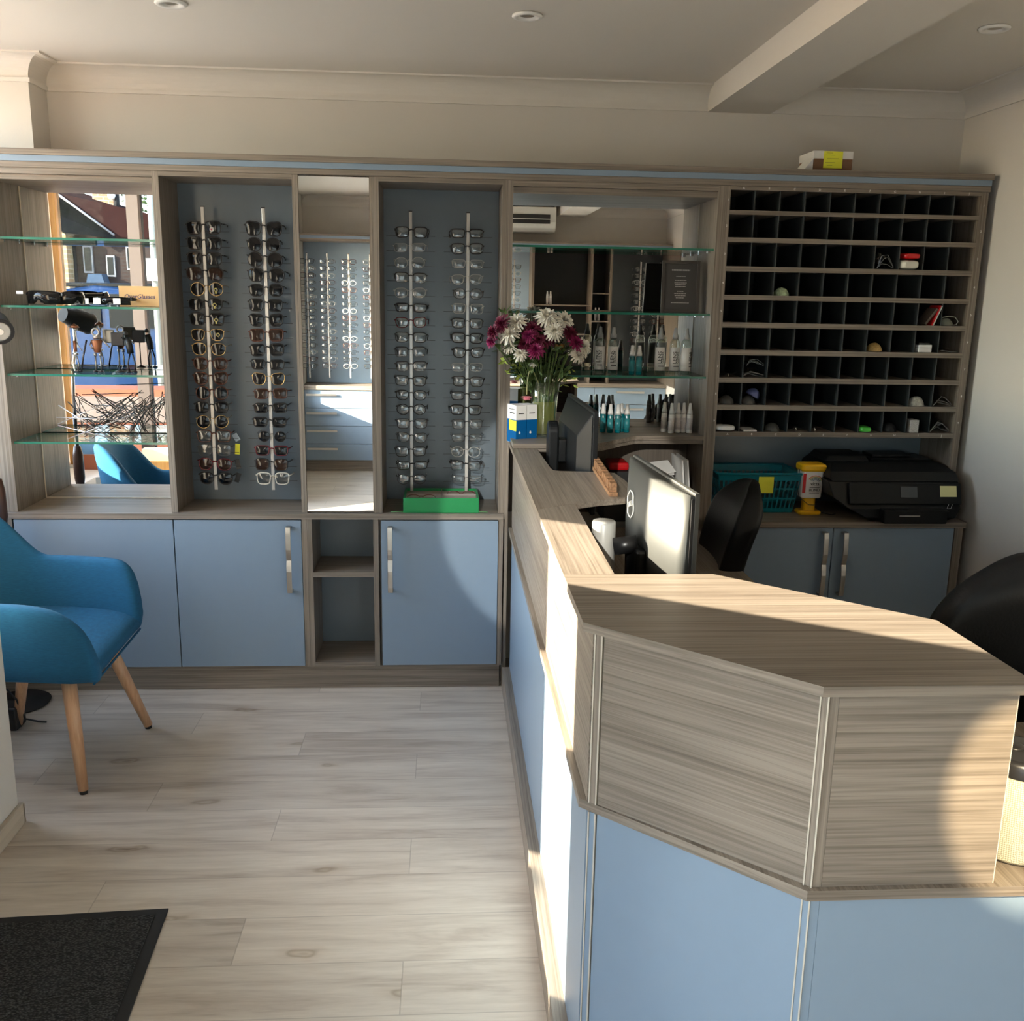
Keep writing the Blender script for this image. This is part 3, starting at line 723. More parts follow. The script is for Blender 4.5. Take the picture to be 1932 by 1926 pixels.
PETM = pm('magenta_petal', (.13, .004, .030, 1), .55, var=.3)
PETB = pm('bright_magenta_petal', (.26, .006, .085, 1), .55, var=.3)
PETD = pm('withered_petal', (.45, .25, .07, 1), .7, var=.2)
PETP = pm('pink_petal', (.75, .25, .3, 1), .6, var=.2)
def bloom(m, c, nrm, R, layers, rng, droop=.2):
    nrm = Vector(nrm).normalized(); up = Vector((0, 0, 1)) if abs(nrm.z) < .9 else Vector((1, 0, 0))
    a = nrm.cross(up).normalized(); b = nrm.cross(a)
    for l in range(layers):
        fr = l/max(1, layers-1); n = int(20-9*fr); el = .05+1.2*fr; ln = R*(1-.42*fr)
        for k in range(n):
            th = 2*PI*(k+rng.random()*.6+l*.5)/n; e = el+rng.uniform(-.14, .14)
            d = (a*math.cos(th)+b*math.sin(th)); dirv = d*math.cos(e)+nrm*math.sin(e); s = nrm.cross(d)
            w = R*.115; L_ = ln*rng.uniform(.85, 1.1); c0 = Vector(c)
            p0 = c0; p1 = c0+dirv*L_*.55+nrm*R*.06; p2 = c0+dirv*L_-nrm*droop*R*.3*(1-fr)
            m.add([p0, p1+s*w, p1-s*w, p2+s*w*.5, p2-s*w*.5, p1-nrm*w*.5], [(0, 1, 5), (0, 5, 2), (1, 3, 5), (5, 4, 2), (3, 4, 5)], 0, False)
def leaf(m, p, d, s, L_, w, mi=0):
    p = Vector(p); d = Vector(d).normalized(); s = Vector(s).normalized(); n = d.cross(s)
    m.add([p, p+d*L_*.45+s*w, p+d*L_*.45-s*w, p+d*L_, p+d*L_*.45-n*w*.35], [(0, 1, 4), (0, 4, 2), (1, 3, 4), (4, 3, 2)], mi, False)
FL = [ # x, z, y, radius, kind, label detail
 ((.252, 1.438), -.045, .034, 'W', 'at the upper left of the bunch'), ((.226, 1.395), -.055, .036, 'W', 'low on the left, the biggest white head'),
 ((.228, 1.352), -.040, .027, 'W', 'left side just above the yellow leaves'), ((.268, 1.325), -.055, .028, 'W', 'hanging over the left stems'),
 ((.316, 1.292), -.045, .018, 'W', 'smallest, among the middle stems'), ((.363, 1.458), -.035, .040, 'W', 'at the very top of the bunch'),
 ((.428, 1.447), -.030, .036, 'W', 'upper right of the bunch'), ((.388, 1.408), -.062, .034, 'W', 'front centre below the topmost head'),
 ((.497, 1.352), -.035, .036, 'W', 'farthest right near the spray bottles'), ((.478, 1.322), -.050, .030, 'W', 'lower right edge of the bunch'),
 ((.198, 1.432), -.050, .031, 'M', 'upper left edge, behind the oak upright'), ((.168, 1.402), -.045, .028, 'M', 'leftmost, middle of three'),
 ((.160, 1.368), -.045, .022, 'B', 'lowest at the left edge'), ((.312, 1.415), -.045, .032, 'M', 'centre, under the upper white heads'),
 ((.296, 1.392), -.06, .026, 'B', 'centre left, bright pink'), ((.282, 1.358), -.055, .028, 'M', 'centre, between white heads'),
 ((.322, 1.340), -.075, .031, 'B', 'front centre, fully open'), ((.362, 1.378), -.050, .031, 'M', 'right of centre, dark'),
 ((.448, 1.402), -.045, .030, 'M', 'upper right, dark'), ((.468, 1.368), -.060, .030, 'B', 'right side, bright pink'),
 ((.336, 1.375), -.065, .024, 'M', 'small, in the middle of the bunch'), ((.412, 1.355), -.05, .018, 'D', 'withered, drooping')]
rng = random.Random(11)
for (xz, y, R, kd, where) in FL:
    c = Vector((xz[0], y, xz[1])); colw = {'W': 'white', 'M': 'dark magenta', 'B': 'bright magenta', 'D': 'withered orange'}[kd]
    t = thing('chrysanthemum', f'{colw} chrysanthemum in the vase, {where}', 'flower', (VC[0], VC[1], 1.04), group='chrysanthemums in the vase')
    nr = Vector((c.x-VC[0]+rng.uniform(-.03, .03), c.y-VC[1]-.16, .13+rng.uniform(-.05, .05)))
    m = MB()
    R *= 1.2
    bloom(m, c, nr if kd != 'D' else Vector((.1, -.3, -.8)), R, 5 if kd == 'W' else 4, rng, .8 if kd == 'W' else .4)
    m.build('bloom', {'W': PETW, 'M': PETM, 'B': PETB, 'D': PETD}[kd], t)
    foot = Vector((VC[0]+rng.uniform(-.024, .024), VC[1]+rng.uniform(-.02, .02), 1.04)); neck = Vector((VC[0]+(c.x-VC[0])*.24, VC[1]+rng.uniform(-.02, .01), 1.215))
    pts = []
    for i in range(9):
        s = i/8; pts.append(foot*(1-s)**2+neck*2*s*(1-s)+(c-nr.normalized()*.004)*s*s)
    MB().tube(pts, .0021, 6).build('stem', STEMG, t)
    m = MB()
    for q in range(7):
        p = pts[3]+(pts[8]-pts[3])*rng.uniform(.15, .85); d = Vector((rng.uniform(-1, 1), rng.uniform(-1, .2), rng.uniform(-.3, .9))); leaf(m, p, d, d.cross(Vector((rng.random(), rng.random(), rng.random()))), rng.uniform(.028, .05), .008)
    m.build('leaf', LEAFG, t)
# drooping pink flower
t = thing('chrysanthemum', 'drooping pink chrysanthemum hanging down onto the cartons', 'flower', (VC[0], VC[1], 1.04), group='chrysanthemums in the vase')
m = MB(); bloom(m, (.292, -.075, 1.172), (0, -.1, -1), .022, 4, rng, -.6); m.build('bloom', PETP, t)
MB().tube([(.365, -.035, 1.05), (.345, -.05, 1.2), (.315, -.06, 1.265), (.300, -.068, 1.262), (.293, -.074, 1.23), (.292, -.075, 1.178)], .0018, 6).build('stem', pm('pale_stem', (.5, .5, .25, 1), .6), t)
# foliage sprigs
for (tip, n_, mt_, lab, sz) in (((.222, -.02, 1.475), 46, LEAFG, 'dark green foliage sprig rising at the top left of the bunch', .034), ((.208, -.04, 1.30), 16, LEAFL, 'yellow-green foliage sprig drooping at the left of the bunch', .034),
                        ((.455, -.05, 1.235), 12, LEAFL, 'small green foliage sprig drooping to the right of the vase rim', .028), ((.28, -.0, 1.40), 40, LEAFG, 'green foliage sprig in the middle of the flower bunch', .034), ((.35, .0, 1.46), 30, pm('grey_foliage', (.07, .08, .07, 1), .7), 'dark grey feathery foliage behind the topmost flower', .024)):
    t = thing('foliage_sprig', lab, 'foliage', (VC[0], VC[1], 1.04), group='greenery in the vase')
    tip = Vector(tip); a = Vector((VC[0], VC[1], 1.05)); nk = Vector((VC[0]+(tip.x-VC[0])*.3, VC[1], 1.23)) if tip.z > 1.25 else Vector((VC[0]+(tip.x-VC[0])*.5, VC[1], 1.27))
    pts = [a*(1-s)**2+nk*2*s*(1-s)+tip*s*s for s in [i/10 for i in range(11)]]
    MB().tube(pts, .0018, 5).build('stem', STEMG, t)
    m = MB()
    for q in range(n_):
        s = rng.uniform(.72, 1); i = min(9, int(s*10)); p = pts[i].lerp(pts[i+1], s*10-i)+Vector((rng.gauss(0, .018), rng.gauss(0, .01), rng.gauss(0, .014)))
        d = Vector((rng.uniform(-1, 1), rng.uniform(-.6, .4), rng.uniform(-.5, 1))); leaf(m, p, d, d.cross(Vector((rng.random(), rng.random()+.1, rng.random()))), sz*rng.uniform(.6, 1.1), sz*.22)
    m.build('leaf', mt_, t)
m = MB()
for q in range(26):
    x = rng.uniform(-.04, .04); m.tube([(VC[0]+x*.5, VC[1]+rng.uniform(-.02, .02), 1.035), (VC[0]+x, VC[1]+rng.uniform(-.03, .02), 1.20), (VC[0]+x*2.3, VC[1]+rng.uniform(-.05, .03), 1.33)], .0017, 5)
tag(m.build('flower_stem', STEMG, origin=(VC[0], VC[1], 1.04)), 'dense tangle of bare green stalks inside the vase neck', 'stems', kind='stuff')
# ------------------------------------------------------------------ bottles
BOT_T = pm('teal_liquid_bottle', (0, .14, .17, 1), .12, coat=.5)
CAPW = pm('white_cap', (.75, .74, .72, 1), .35)
CAPG = pm('grey_sprayer', (.28, .28, .27, 1), .35)
LAB = pm('lens_cleaner_label', (.70, .69, .66, 1), .5)
def big_bottle():
    t = thing('spray_bottle', 'x', 'bottle', world=False)
    MB().lathe([(0, .0005), (.018, .0005), (.0195, .003), (.0195, .115), (.017, .128), (.011, .136), (0, .136)], seg=24).build('bottle_body', VGLASS, t)
    MB().lathe([(.0197, .018), (.0199, .018), (.0199, .105), (.0197, .105)], seg=28).build('label', LAB, t)
    MB().lathe([(0, .136), (.0115, .136), (.0115, .150), (.008, .156), (.0062, .178), (0, .18)], seg=20).build('sprayer', CAPG, t)
    x = text('label_lettering', 'LENS', .021, INK, (-.0045, -.0203, .068), (PI/2, -PI/2, 0), None, .0003); x.parent = t
    y = text('label_lettering', 'CLEANER', .0105, INK, (.0062, -.0200, .068), (PI/2, -PI/2, 0), None, .0003); y.parent = t
    MB().box(-.009, .011, -.0205, -.0195, .034, .0375).build('label_bar', INK, t)
    return t
def small_bottle(body, capm, h, label_m=None):
    t = thing('spray_bottle', 'x', 'bottle', world=False)
    MB().lathe([(0, .0005), (.0105, .0005), (.0115, .002), (.0115, h*.60), (.0095, h*.64), (0, h*.64)], seg=20).build('bottle_body', body, t)
    MB().lathe([(0, h*.64), (.0105, h*.64), (.0105, h*.72), (.0075, h*.8), (.006, h*.99), (0, h)], seg=20).build('sprayer', capm, t)
    MB().lathe([(.01165, h*.12), (.0118, h*.12), (.0118, h*.5), (.01165, h*.5)], seg=20).build('label', label_m or body, t)
    return t
P1 = big_bottle(); P2 = small_bottle(BOT_T, CAPW, .112, pm('teal_label', (.03, .22, .25, 1), .3)); P3 = small_bottle(CAPW, CAPW, .118, pm('white_label_with_print', (.62, .58, .58, 1), .5, var=.35, vscale=260))
used = set()
def place(proto, x, y, z, label, group, rz=0):
    o = proto if proto.name not in used else copy_tree(proto)
    used.add(proto.name); o.location = (x, y, z); o.rotation_euler = (0, 0, rz); o['label'] = label; o['group'] = group
    return o
def bottles(proto, z, items, group):
    for (x, y, lab, rz) in items: place(proto, x, y, z, lab, group, rz)
bottles(P1, 1.2445, [(.583, .085, 'clear lens-cleaner spray bottle beside the flowers, leftmost of its shelf', -.2), (.632, .070, 'clear lens-cleaner spray bottle, second from left on the lowest glass shelf', -.05),
    (.812, .060, 'clear lens-cleaner spray bottle on the lowest glass shelf, left of the right trio', 0), (.868, .060, 'clear lens-cleaner spray bottle in the middle of the right trio', .1), (.909, .050, 'clear lens-cleaner spray bottle closest to the oak upright', .9)], 'large lens-cleaner bottles on the lowest glass shelf')
bottles(P2, 1.2445, [(.705, .065, 'teal spray bottle alone with its twin on the glass shelf, left one', 0), (.731, .055, 'teal spray bottle on the glass shelf, right one of the pair', 0)], 'teal bottles on the glass shelf')
bottles(P2, 1.0175, [(.607, .095, 'teal spray bottle on the counter shelf, leftmost of its cluster', 0), (.632, .075, 'teal spray bottle on the counter shelf, second of the front row', 0), (.662, .075, 'teal spray bottle on the counter shelf, third of the front row', 0), (.681, .108, 'teal spray bottle half hidden behind the front row', 0), (.699, .085, 'teal spray bottle on the counter shelf, rightmost of its cluster', 0)], 'teal bottles on the counter shelf')
bottles(P3, 1.0175, [(.853, .115, 'small white spray bottle at the left end of the white row', 0), (.874, .080, 'small white spray bottle, front of the white row', 0), (.903, .095, 'small white spray bottle in the middle of the white row', 0), (.927, .100, 'small white spray bottle, fourth of the white row', 0), (.948, .085, 'small white spray bottle at the right end of the white row', 0)], 'white bottles on the counter shelf')
# plaque leaning on the middle shelf
t = thing('framed_notice', 'dark framed notice with small white print leaning on the glass shelf', 'framed notice', (.875, .10, 1.4795))
Mp = Matrix.Translation((.882, .075, 1.4795)) @ Matrix.Rotation(-.10, 4, 'Z') @ Matrix.Rotation(-.10, 4, 'X')
FR = pm('dark_bronze_frame', (.045, .036, .030, 1), .4)
m = MB()
for (x0, x1, z0, z1) in ((-.072, -.061, 0, .195), (.061, .072, 0, .195), (-.061, .061, 0, .011), (-.061, .061, .184, .195)): m.box(x0, x1, 0, .012, z0, z1)
m.xf(Mp); m.build('frame', FR, t, bevel=.001)
MB().box(-.0605, .0605, .004, .010, .0112, .1838).xf(Mp).build('board', pm('dark_brown_board', (.035, .030, .026, 1), .45), t)
ptxt = [('WOODLANDS HOUSE', .0085, .160), ('OPENING HOURS', .005, .137), ('CONSULTATION ROOM', .0048, .122), ('Eye examinations by', .0045, .113), ('appointment only', .0045, .106), ('Monday to Friday', .0045, .099), ('RECEPTION', .0048, .081), ('Contact lens clinic', .0045, .073), ('Spectacle repairs', .0045, .065), ('Hearing tests', .0045, .057), ('PLEASE ASK FOR ASSISTANCE', .005, .038)]
# only unreadable small print is visible on the notice: drawn as fine white bars under a heading
m = MB(); rr = random.Random(5)
for (s, sz, z) in ptxt:
    w_ = len(s)*sz*.27; x = -w_
    while x < w_:
        q = rr.uniform(.002, .006)
        m.box(x, min(w_, x+q), .0032, .0039, z-sz*.28, z+sz*.28); x += q+.0012
m.xf(Mp); m.build('print', pm('faded_print', (.42, .41, .38, 1), .6), t)
# ---- glass shelf lab items under the counter: papers
t = thing('leaflet_rack', 'pile of white papers in a dark tray under the counter shelf', 'papers', (.84, .08, .66))
MB().box(.76, .90, .02, .22, .6602, .76).build('tray', BLACKM, t)
m = MB(); rr = random.Random(9)
for k in range(9): 
    s = len(m.v); m.box(-.055, .055, -.04, .04, 0, .0022); m.xf(Matrix.Translation((.835+rr.uniform(-.01, .01), .06, .775+k*.0135)) @ Euler((rr.uniform(.2, .5), rr.uniform(-.12, .12), rr.uniform(-.3, .3))).to_matrix().to_4x4(), s)
m.build('sheet', PAPER, t)
for i, (x, lab) in enumerate(((.925, 'grey folder standing upright under the counter, left one'), (.945, 'white folder standing upright under the counter, right one'))):
    m = MB(); m.box(-.003, .003, -.09, .09, 0, .27); m.xf(Matrix.Translation((x, .05, .661)) @ Euler((0, -.10, 0)).to_matrix().to_4x4())
    tag(m.build('folder', PAPER, origin=(x, .05, .661)), lab, 'folder', 'folders under the counter')
m = MB(); m.lathe([(0, 0), (.035, 0), (.04, .02), (.03, .055), (0, .06)], (.70, .03, .8), 20)
tag(box('storage_box', .62, .73, .08, .24, .6602, .862, BLACKM, origin=(.67, .17, .66), bevel=.004), 'black storage box in the shade under the counter shelf', 'box')
tag(box('red_pouch', .64, .72, .10, .22, .8625, .895, RED, origin=(.68, .16, .8625), bevel=.01), 'small red pouch on the black storage box under the counter', 'pouch')
# ------------------------------------------------------------------ things in the pigeonholes
def cell(col, row):
    j = 'ABCDEFGHIJ'.index(col); return PX0+CW*(j+.5), rails[row][1]+.0005
def roundcase(lab, name, cat, x, y, z, w, h, d, m, tilt=0, grp='cases and pouches in the pigeonholes', seg=20, flat=False):
    mb = MB(); rows = []; n = 9
    for i in range(n):
        q = i/(n-1); s = math.sin(PI*min(max(q, .03), .97))**.2; P_ = lambda v, e: math.copysign(abs(v)**e, v); rows.append([(w/2*s*P_(math.cos(PI*2*k/seg), .5), -d/2+d*q, h*.5+h*.5*s*P_(math.sin(PI*2*k/seg), .55)) for k in range(seg)])
    mb.grid(rows, closed_u=True); mb.f += [list(range(seg))[::-1], list(range((n-1)*seg, n*seg))]; mb.mi += [0, 0]; mb.sm += [False, False]
    o = mb.build(name, m, None, (0, 0, 0), weld=True); o.location = (x, y, z); o.rotation_euler = (0, tilt, 0)
    return tag(o, lab, cat, grp)
def dome(lab, name, cat, x, y, z, w, h, m, tilt=0, d=.06, grp='cases and pouches in the pigeonholes', lump=0):
    rr = random.Random(hash(lab) % 99 if False else len(lab)); mb = MB(); rows = []
    for i in range(11):
        q = i/10; s = math.sin(PI*min(max(q, .03), .97))**.4
        rows.append([(w/2*math.cos(PI*k/14)*s*(1+rr.uniform(-lump, lump)), -d/2+d*q, h*math.sin(PI*k/14)*s*(1+rr.uniform(-lump, lump))) for k in range(15)]+[(-w/2*s, -d/2+d*q, 0), (w/2*s, -d/2+d*q, 0)])
    mb.grid(rows, closed_u=True); nn = 17; mb.f += [list(range(nn))[::-1], list(range(10*nn, 11*nn))]; mb.mi += [0, 0]; mb.sm += [False, False]
    o = mb.build(name, m, None, (0, 0, 0), weld=True); o.location = (x, y, z); o.rotation_euler = (0, tilt, 0)
    return tag(o, lab, cat, grp)
CREAM = pm('cream_plastic', (.70, .68, .58, 1), .4)
BAG = thin_glass('clear_plastic_bag', (.80, .82, .82, 1), .10, .15)
def bag(lab, x, z, w, h, seed, m=None, n=3):
    t = thing('plastic_bag', lab, 'plastic bag', (x, .06, z), group='clear bags in the pigeonholes'); rr = random.Random(seed)
    mb = MB(); rows = []
    for i in range(6):
        rows.append([(x-w/2+w*k/7+rr.uniform(-.006, .006), .03+.014*i+rr.uniform(-.008, .008), z+.003+h*(.15+.85*math.sin(PI*k/7))*(1-abs(i-2.5)/4)*rr.uniform(.7, 1)) for k in range(8)])
    mb.grid(rows, smooth=False); mb.build('bag_film', m or BAG, t)
    for q in range(n):
        zz = z+h*(.25+.3*q/ max(1, n-1))
        MB().tube([(x-w*.45, .02, z+.004), (x-w*.2+rr.uniform(-.01, .01), .022, zz+rr.uniform(0, .01)), (x+w*.1, .022, zz+rr.uniform(-.005, .015)), (x+w*.45, .02, z+.004+q*.003)], .0007, 5).build('fold', pm('bag_fold_grey', (.35, .36, .36, 1), .4) if 'bag_fold_grey' not in MATS else MATS['bag_fold_grey'], t)
    return t
x, z = cell('H', 3); roundcase('cream-white spectacle case in the third row, under a red one', 'spectacle_case', 'case', x-.004, .045, z, .076, .036, .10, CREAM)
roundcase('red spectacle case stacked on a cream one in the third row', 'spectacle_case', 'case', x+.004, .055, z+.038, .076, .024, .10, RED)
x, z = cell('G', 3); bag('clear plastic bag in the third row, left of the red case', x, z, .07, .075, 4)
x, z = cell('C', 4); dome('green and white patterned pouch in the fourth row', 'pouch', 'pouch', x-.004, .05, z, .058, .030, pm('green_white_pattern', (.45, .7, .35, 1), .7, var=.8, vscale=120), 0, lump=.05)
x, z = cell('I', 5)
t = thing('tilted_booklet', 'red-edged booklet leaning in the fifth row at the right', 'booklet', (x, .05, z)); 
m = MB(); m.box(-.002, .002, -.04, .04, 0, .080); m.xf(Matrix.Translation((x+.012, .05, z)) @ Euler((0, .36, 0)).to_matrix().to_4x4()); m.build('cover', RED, t)
m = MB(); m.box(-.004, .004, -.038, .038, 0, .072); m.xf(Matrix.Translation((x-.012, .052, z+.004)) @ Euler((0, .62, 0)).to_matrix().to_4x4()); m.build('inner_page', pm('mottled_print', (.12, .09, .07, 1), .6, var=.9, vscale=140), t)
m = MB(); m.box(-.001, .001, -.041, .03, 0, .078); m.xf(Matrix.Translation((x+.017, .048, z)) @ Euler((0, .36, 0)).to_matrix().to_4x4()); m.build('page_edge', PAPER, t)
x, z = cell('J', 5)
t = thing('spectacle_case', 'grey-green spectacle case lying open in the fifth row', 'case', (x, .05, z))
dm = dome('x', 'case_body', 'x', x-.014, .05, z, .062, .030, pm('sage_case', (.22, .24, .20, 1), .5)); dm.parent = t; dm.location = Vector((x-.014, .05, z))-Vector(t['_o']); del dm['category']; del dm['label']; del dm['group']
MB().tube([(x-.036, .03, z+.030), (x-.01, .03, z+.036), (x+.016, .03, z+.032), (x+.030, .03, z+.016), (x+.024, .03, z+.004), (x+.010, .03, z+.002)], .0016, 6).build('lid_rim', pm('pale_rim', (.5, .52, .48, 1), .4), t)
x, z = cell('G', 6); dome('gold patterned cloth pouch in the sixth row', 'pouch', 'pouch', x, .05, z, .062, .032, pm('gold_pattern', (.5, .34, .12, 1), .6, var=.7, vscale=160), 0, lump=.06)
x, z = cell('I', 6)
t = thing('small_carton', 'small white carton with dark lid in the sixth row', 'box', (x, .05, z)); box('box_body', x-.03, x+.022, .01, .09, z, z+.029, PAPER, t, bevel=.002); box('lid', x-.026, x+.018, .02, .09, z+.0295, z+.036, BLACK, t, bevel=.002)
MB().box(x-.0302, x+.0222, .0095, .0905, z+.017, z+.018).build('seam', INK, t)
x, z = cell('J', 6); bag('clear bag with a yellow-green slip in the sixth row', x, z, .08, .02, 6, None, 1)
x, z = cell('B', 7); bag('crumpled clear plastic bag on the seventh row, lower of two', x-.004, z, .09, .040, 7); bag('crumpled clear plastic bag on the seventh row, upper of two', x, z+.040, .075, .035, 8)
def folded_glasses(lab, x, z, seed):
    t = thing('folded_spectacles', lab, 'spectacles', (x, .06, z), group='folded spectacles in the pigeonholes'); rr = random.Random(seed)
    MB().tube([(x-.035, .05, z+.006), (x-.012, .05, z+.004), (x-.004, .05, z+.012), (x+.02, .05, z+.010), (x+.036, .055, z+.018)], .0011, 6).build('frame', GUNM, t)
    MB().tube([(x-.006, .03, z+.013), (x-.002, .032, z+.006), (x-.004, .03, z+.002)], .0013, 6).build('temple', STEEL, t)
x, z = cell('A', 7); folded_glasses('folded spectacles with silver tips in the seventh row at the left', x, z, 1)
x, z = cell('A', 8); dome('dark grey domed case in the eighth row, far left', 'spectacle_case', 'case', x, .05, z, .06, .032, pm('grey_case', (.07, .07, .065, 1), .5))
x, z = cell('B', 8); dome('dark grey domed case in the eighth row, under the lilac one', 'spectacle_case', 'case', x-.01, .05, z, .06, .032, MATS['grey_case'])
dome('lilac-blue half-round case leaning on a grey one in the eighth row', 'spectacle_case', 'case', x+.006, .05, z+.030, .056, .032, pm('lilac_case', (.09, .11, .26, 1), .5), .5)
x, z = cell('I', 8); dome('white striped rolled cloth in the eighth row', 'rolled_cloth', 'cloth', x, .05, z, .064, .036, pm('striped_cloth', (.55, .55, .5, 1), .8, var=.7, vscale=130), 0, lump=.08)
x, z = cell('J', 8); bag('clear plastic bag in the eighth row at the far right', x, z, .08, .055, 10)
x, z = cell('A', 9); roundcase('white zipped case in the bottom row, far left', 'spectacle_case', 'case', x-.006, .035, z+.002, .08, .02, .09, PAPER)
x, z = cell('B', 9); tag(box('flat_packet', x-.03, x+.022, .01, .09, z, z+.006, PAPER, origin=(x, .05, z), bevel=.001), 'thin white packet lying in the bottom row', 'packet')
x, z = cell('C', 9); dome('grey domed case in the bottom row, third slot', 'spectacle_case', 'case', x, .05, z, .06, .030, MATS['grey_case'])
x, z = cell('D', 9); folded_glasses('folded spectacles in the bottom row, fourth slot', x, z, 2)
x, z = cell('E', 9); folded_glasses('folded spectacles in the bottom row, fifth slot', x-.02, z, 3)
x, z = cell('G', 9); roundcase('bright green spectacle case in the bottom row', 'spectacle_case', 'case', x-.018, .045, z, .052, .022, .09, LIME)
x, z = cell('H', 9); dome('black domed case in the bottom row, eighth slot', 'spectacle_case', 'case', x, .06, z, .06, .034, pm('black_case', (.015, .017, .02, 1), .5))
x, z = cell('I', 9); tag(box('patterned_carton', x-.03, x+.004, .01, .07, z, z+.05, pm('dotted_print', (.5, .49, .47, 1), .6, var=.6, vscale=200), origin=(x, .05, z), bevel=.001), 'small dotted white carton in the bottom row, ninth slot', 'box')
x, z = cell('J', 9); bag('large clear bag with blue contents in the bottom row at the right', x, z, .085, .07, 12, thin_glass('bluish_bag', (.35, .42, .55, 1), .16, .1), 4)
# ------------------------------------------------------------------ right counter
t = thing('plastic_basket', 'teal plastic basket with slotted sides on the right counter', 'basket', (1.22, .13, .711))
def ring(z, gx, gy): return [(1.235-.16-gx, .03-gy, z), (1.235+.13+gx, .03-gy, z), (1.235+.13+gx, .21+gy*.5, z), (1.235-.16-gx, .21+gy*.5, z)]
HB = .158; zb = .7115
m = MB(); a = ring(zb, 0, 0); b = ring(zb+.004, .001, .001)
m.add(a+b, [(3, 2, 1, 0), (4, 5, 6, 7), (0, 1, 5, 4), (1, 2, 6, 5), (2, 3, 7, 6), (3, 0, 4, 7)]); m.build('base', TEALP, t)
m = MB()
def wallside(p0, p1, q0, q1, n):
    # p: bottom edge, q: top edge; horizontal bands and vertical bars leave slots
    p0, p1, q0, q1 = map(Vector, (p0, p1, q0, q1))
    P = lambda s, h: (p0.lerp(p1, s)).lerp(q0.lerp(q1, s), h)
    nn = (p1-p0).cross(q0-p0).normalized()*.0012
    def patch(s0, s1, h0, h1):
        v = [P(s0, h0), P(s1, h0), P(s1, h1), P(s0, h1)]
        m.add([x_+nn for x_ in v]+[x_-nn for x_ in v], [(0, 1, 2, 3), (7, 6, 5, 4), (0, 4, 5, 1), (1, 5, 6, 2), (2, 6, 7, 3), (3, 7, 4, 0)])
    for h0, h1 in ((0, .10), (.34, .38), (.60, .64), (.84, 1)): patch(0, 1, h0, h1)
    for h0, h1 in ((.10, .34), (.38, .60), (.64, .84)):
        for k in range(n+1):
            w_ = .30/n
            s = k/n; patch(max(0, s-w_/2), min(1, s+w_/2), h0, h1)
A0 = ring(zb+.003, .001, .001); A1 = ring(zb+HB, .020, .030)
for i, n_ in ((0, 17), (1, 9), (2, 17), (3, 9)): wallside(A0[i], A0[(i+1) % 4], A1[i], A1[(i+1) % 4], n_)
m.build('slotted_wall', TEALP, t)
r1 = ring(zb+HB+.002, .024, .034); MB().tube([r1[0], r1[1], r1[2], r1[3]], .005, 8, True).build('rim', TEALP, t)
tag(MB().box(1.212, 1.272, -.0060, -.0052, zb+.085, zb+.150).build('sticky_note', YELLOW, None, (1.3, -.005, zb+.1)), 'yellow note stuck on the front of the teal basket', 'note')
# collection tin
t = thing('collection_tin', 'yellow and white charity collection tin with a rainbow label', 'collection tin', (1.425, .02, .711)); cx, cy = 1.426, .02
def rsq(w, d, z, r=.012, n=5):
    o = []
    for (sx_, sy_, a0) in ((1, 1, 0), (-1, 1, PI/2), (-1, -1, PI), (1, -1, 3*PI/2)):
        for k in range(n): a = a0+PI/2*k/(n-1); o.append((cx+sx_*(w-r)+r*math.cos(a), cy+sy_*(d-r)+r*math.sin(a), z))
    return o
def rsolid(nm, prof, m_, r=.012):
    m = MB(); rows = [rsq(w, d, z, min(r, w*.9, d*.9)) for (w, d, z) in prof]; m.grid(rows, closed_u=True, smooth=False); k = len(rows[0]); m.f += [list(range(k))[::-1], list(range((len(rows)-1)*k, len(rows)*k))]; m.mi += [0, 0]; m.sm += [False, False]
    return m.build(nm, m_, t, bevel=.001)
rsolid('foot', [(.044, .030, .7112), (.046, .032, .716), (.046, .032, .722), (.04, .028, .726)], YPL)
rsolid('grip', [(.024, .020, .726), (.024, .020, .777)], YPL)
rsolid('label_body', [(.036, .030, .7775), (.040, .033, .782), (.0435, .035, .884)], PAPER)
rsolid('lid', [(.047, .038, .8845), (.050, .040, .892), (.050, .040, .906), (.046, .037, .912), (.040, .031, .913)], YPL)
MB().box(cx-.041, cx-.029, cy-.0357, cy-.0335, .80, .876).build('red_strip', RED, t)
for q, (rad, col) in enumerate(((.030, (.75, .12, .04, 1)), (.026, (.8, .45, .05, 1)), (.022, (.10, .35, .12, 1)), (.017, (.06, .06, .08, 1)), (.012, (.1, .2, .3, 1)))):
    MB().tube([(cx+.008+rad*math.cos(a), cy-.0358, .842+rad*.9*math.sin(a)) for a in [PI*(.08+.78*k/12) for k in range(13)]], .0011, 5).build('rainbow_band', pm('rainbow_%d' % q, col, .5), t)
text('label_lettering', 'victa', .019, INK, (cx+.007, cy-.0362, .836), FRONT, t)
text('label_lettering', 'BLIND', .0155, INK, (cx+.007, cy-.0360, .811), FRONT, t)
m = MB(); m.box(cx-.013, cx+.027, cy-.0362, cy-.0355, .8205, .8225); m.box(cx-.013, cx+.027, cy-.0362, cy-.0355, .7985, .801); m.build('small_print', INK, t)
MB().tube([(cx-.049, cy-.01, .89), (cx-.054, cy-.012, .82), (cx-.046, cy-.02, .78), (cx-.01, cy-.03, .752), (cx+.026, cy-.022, .748)], .0014, 6).build('tether_cord', BLACK, t)
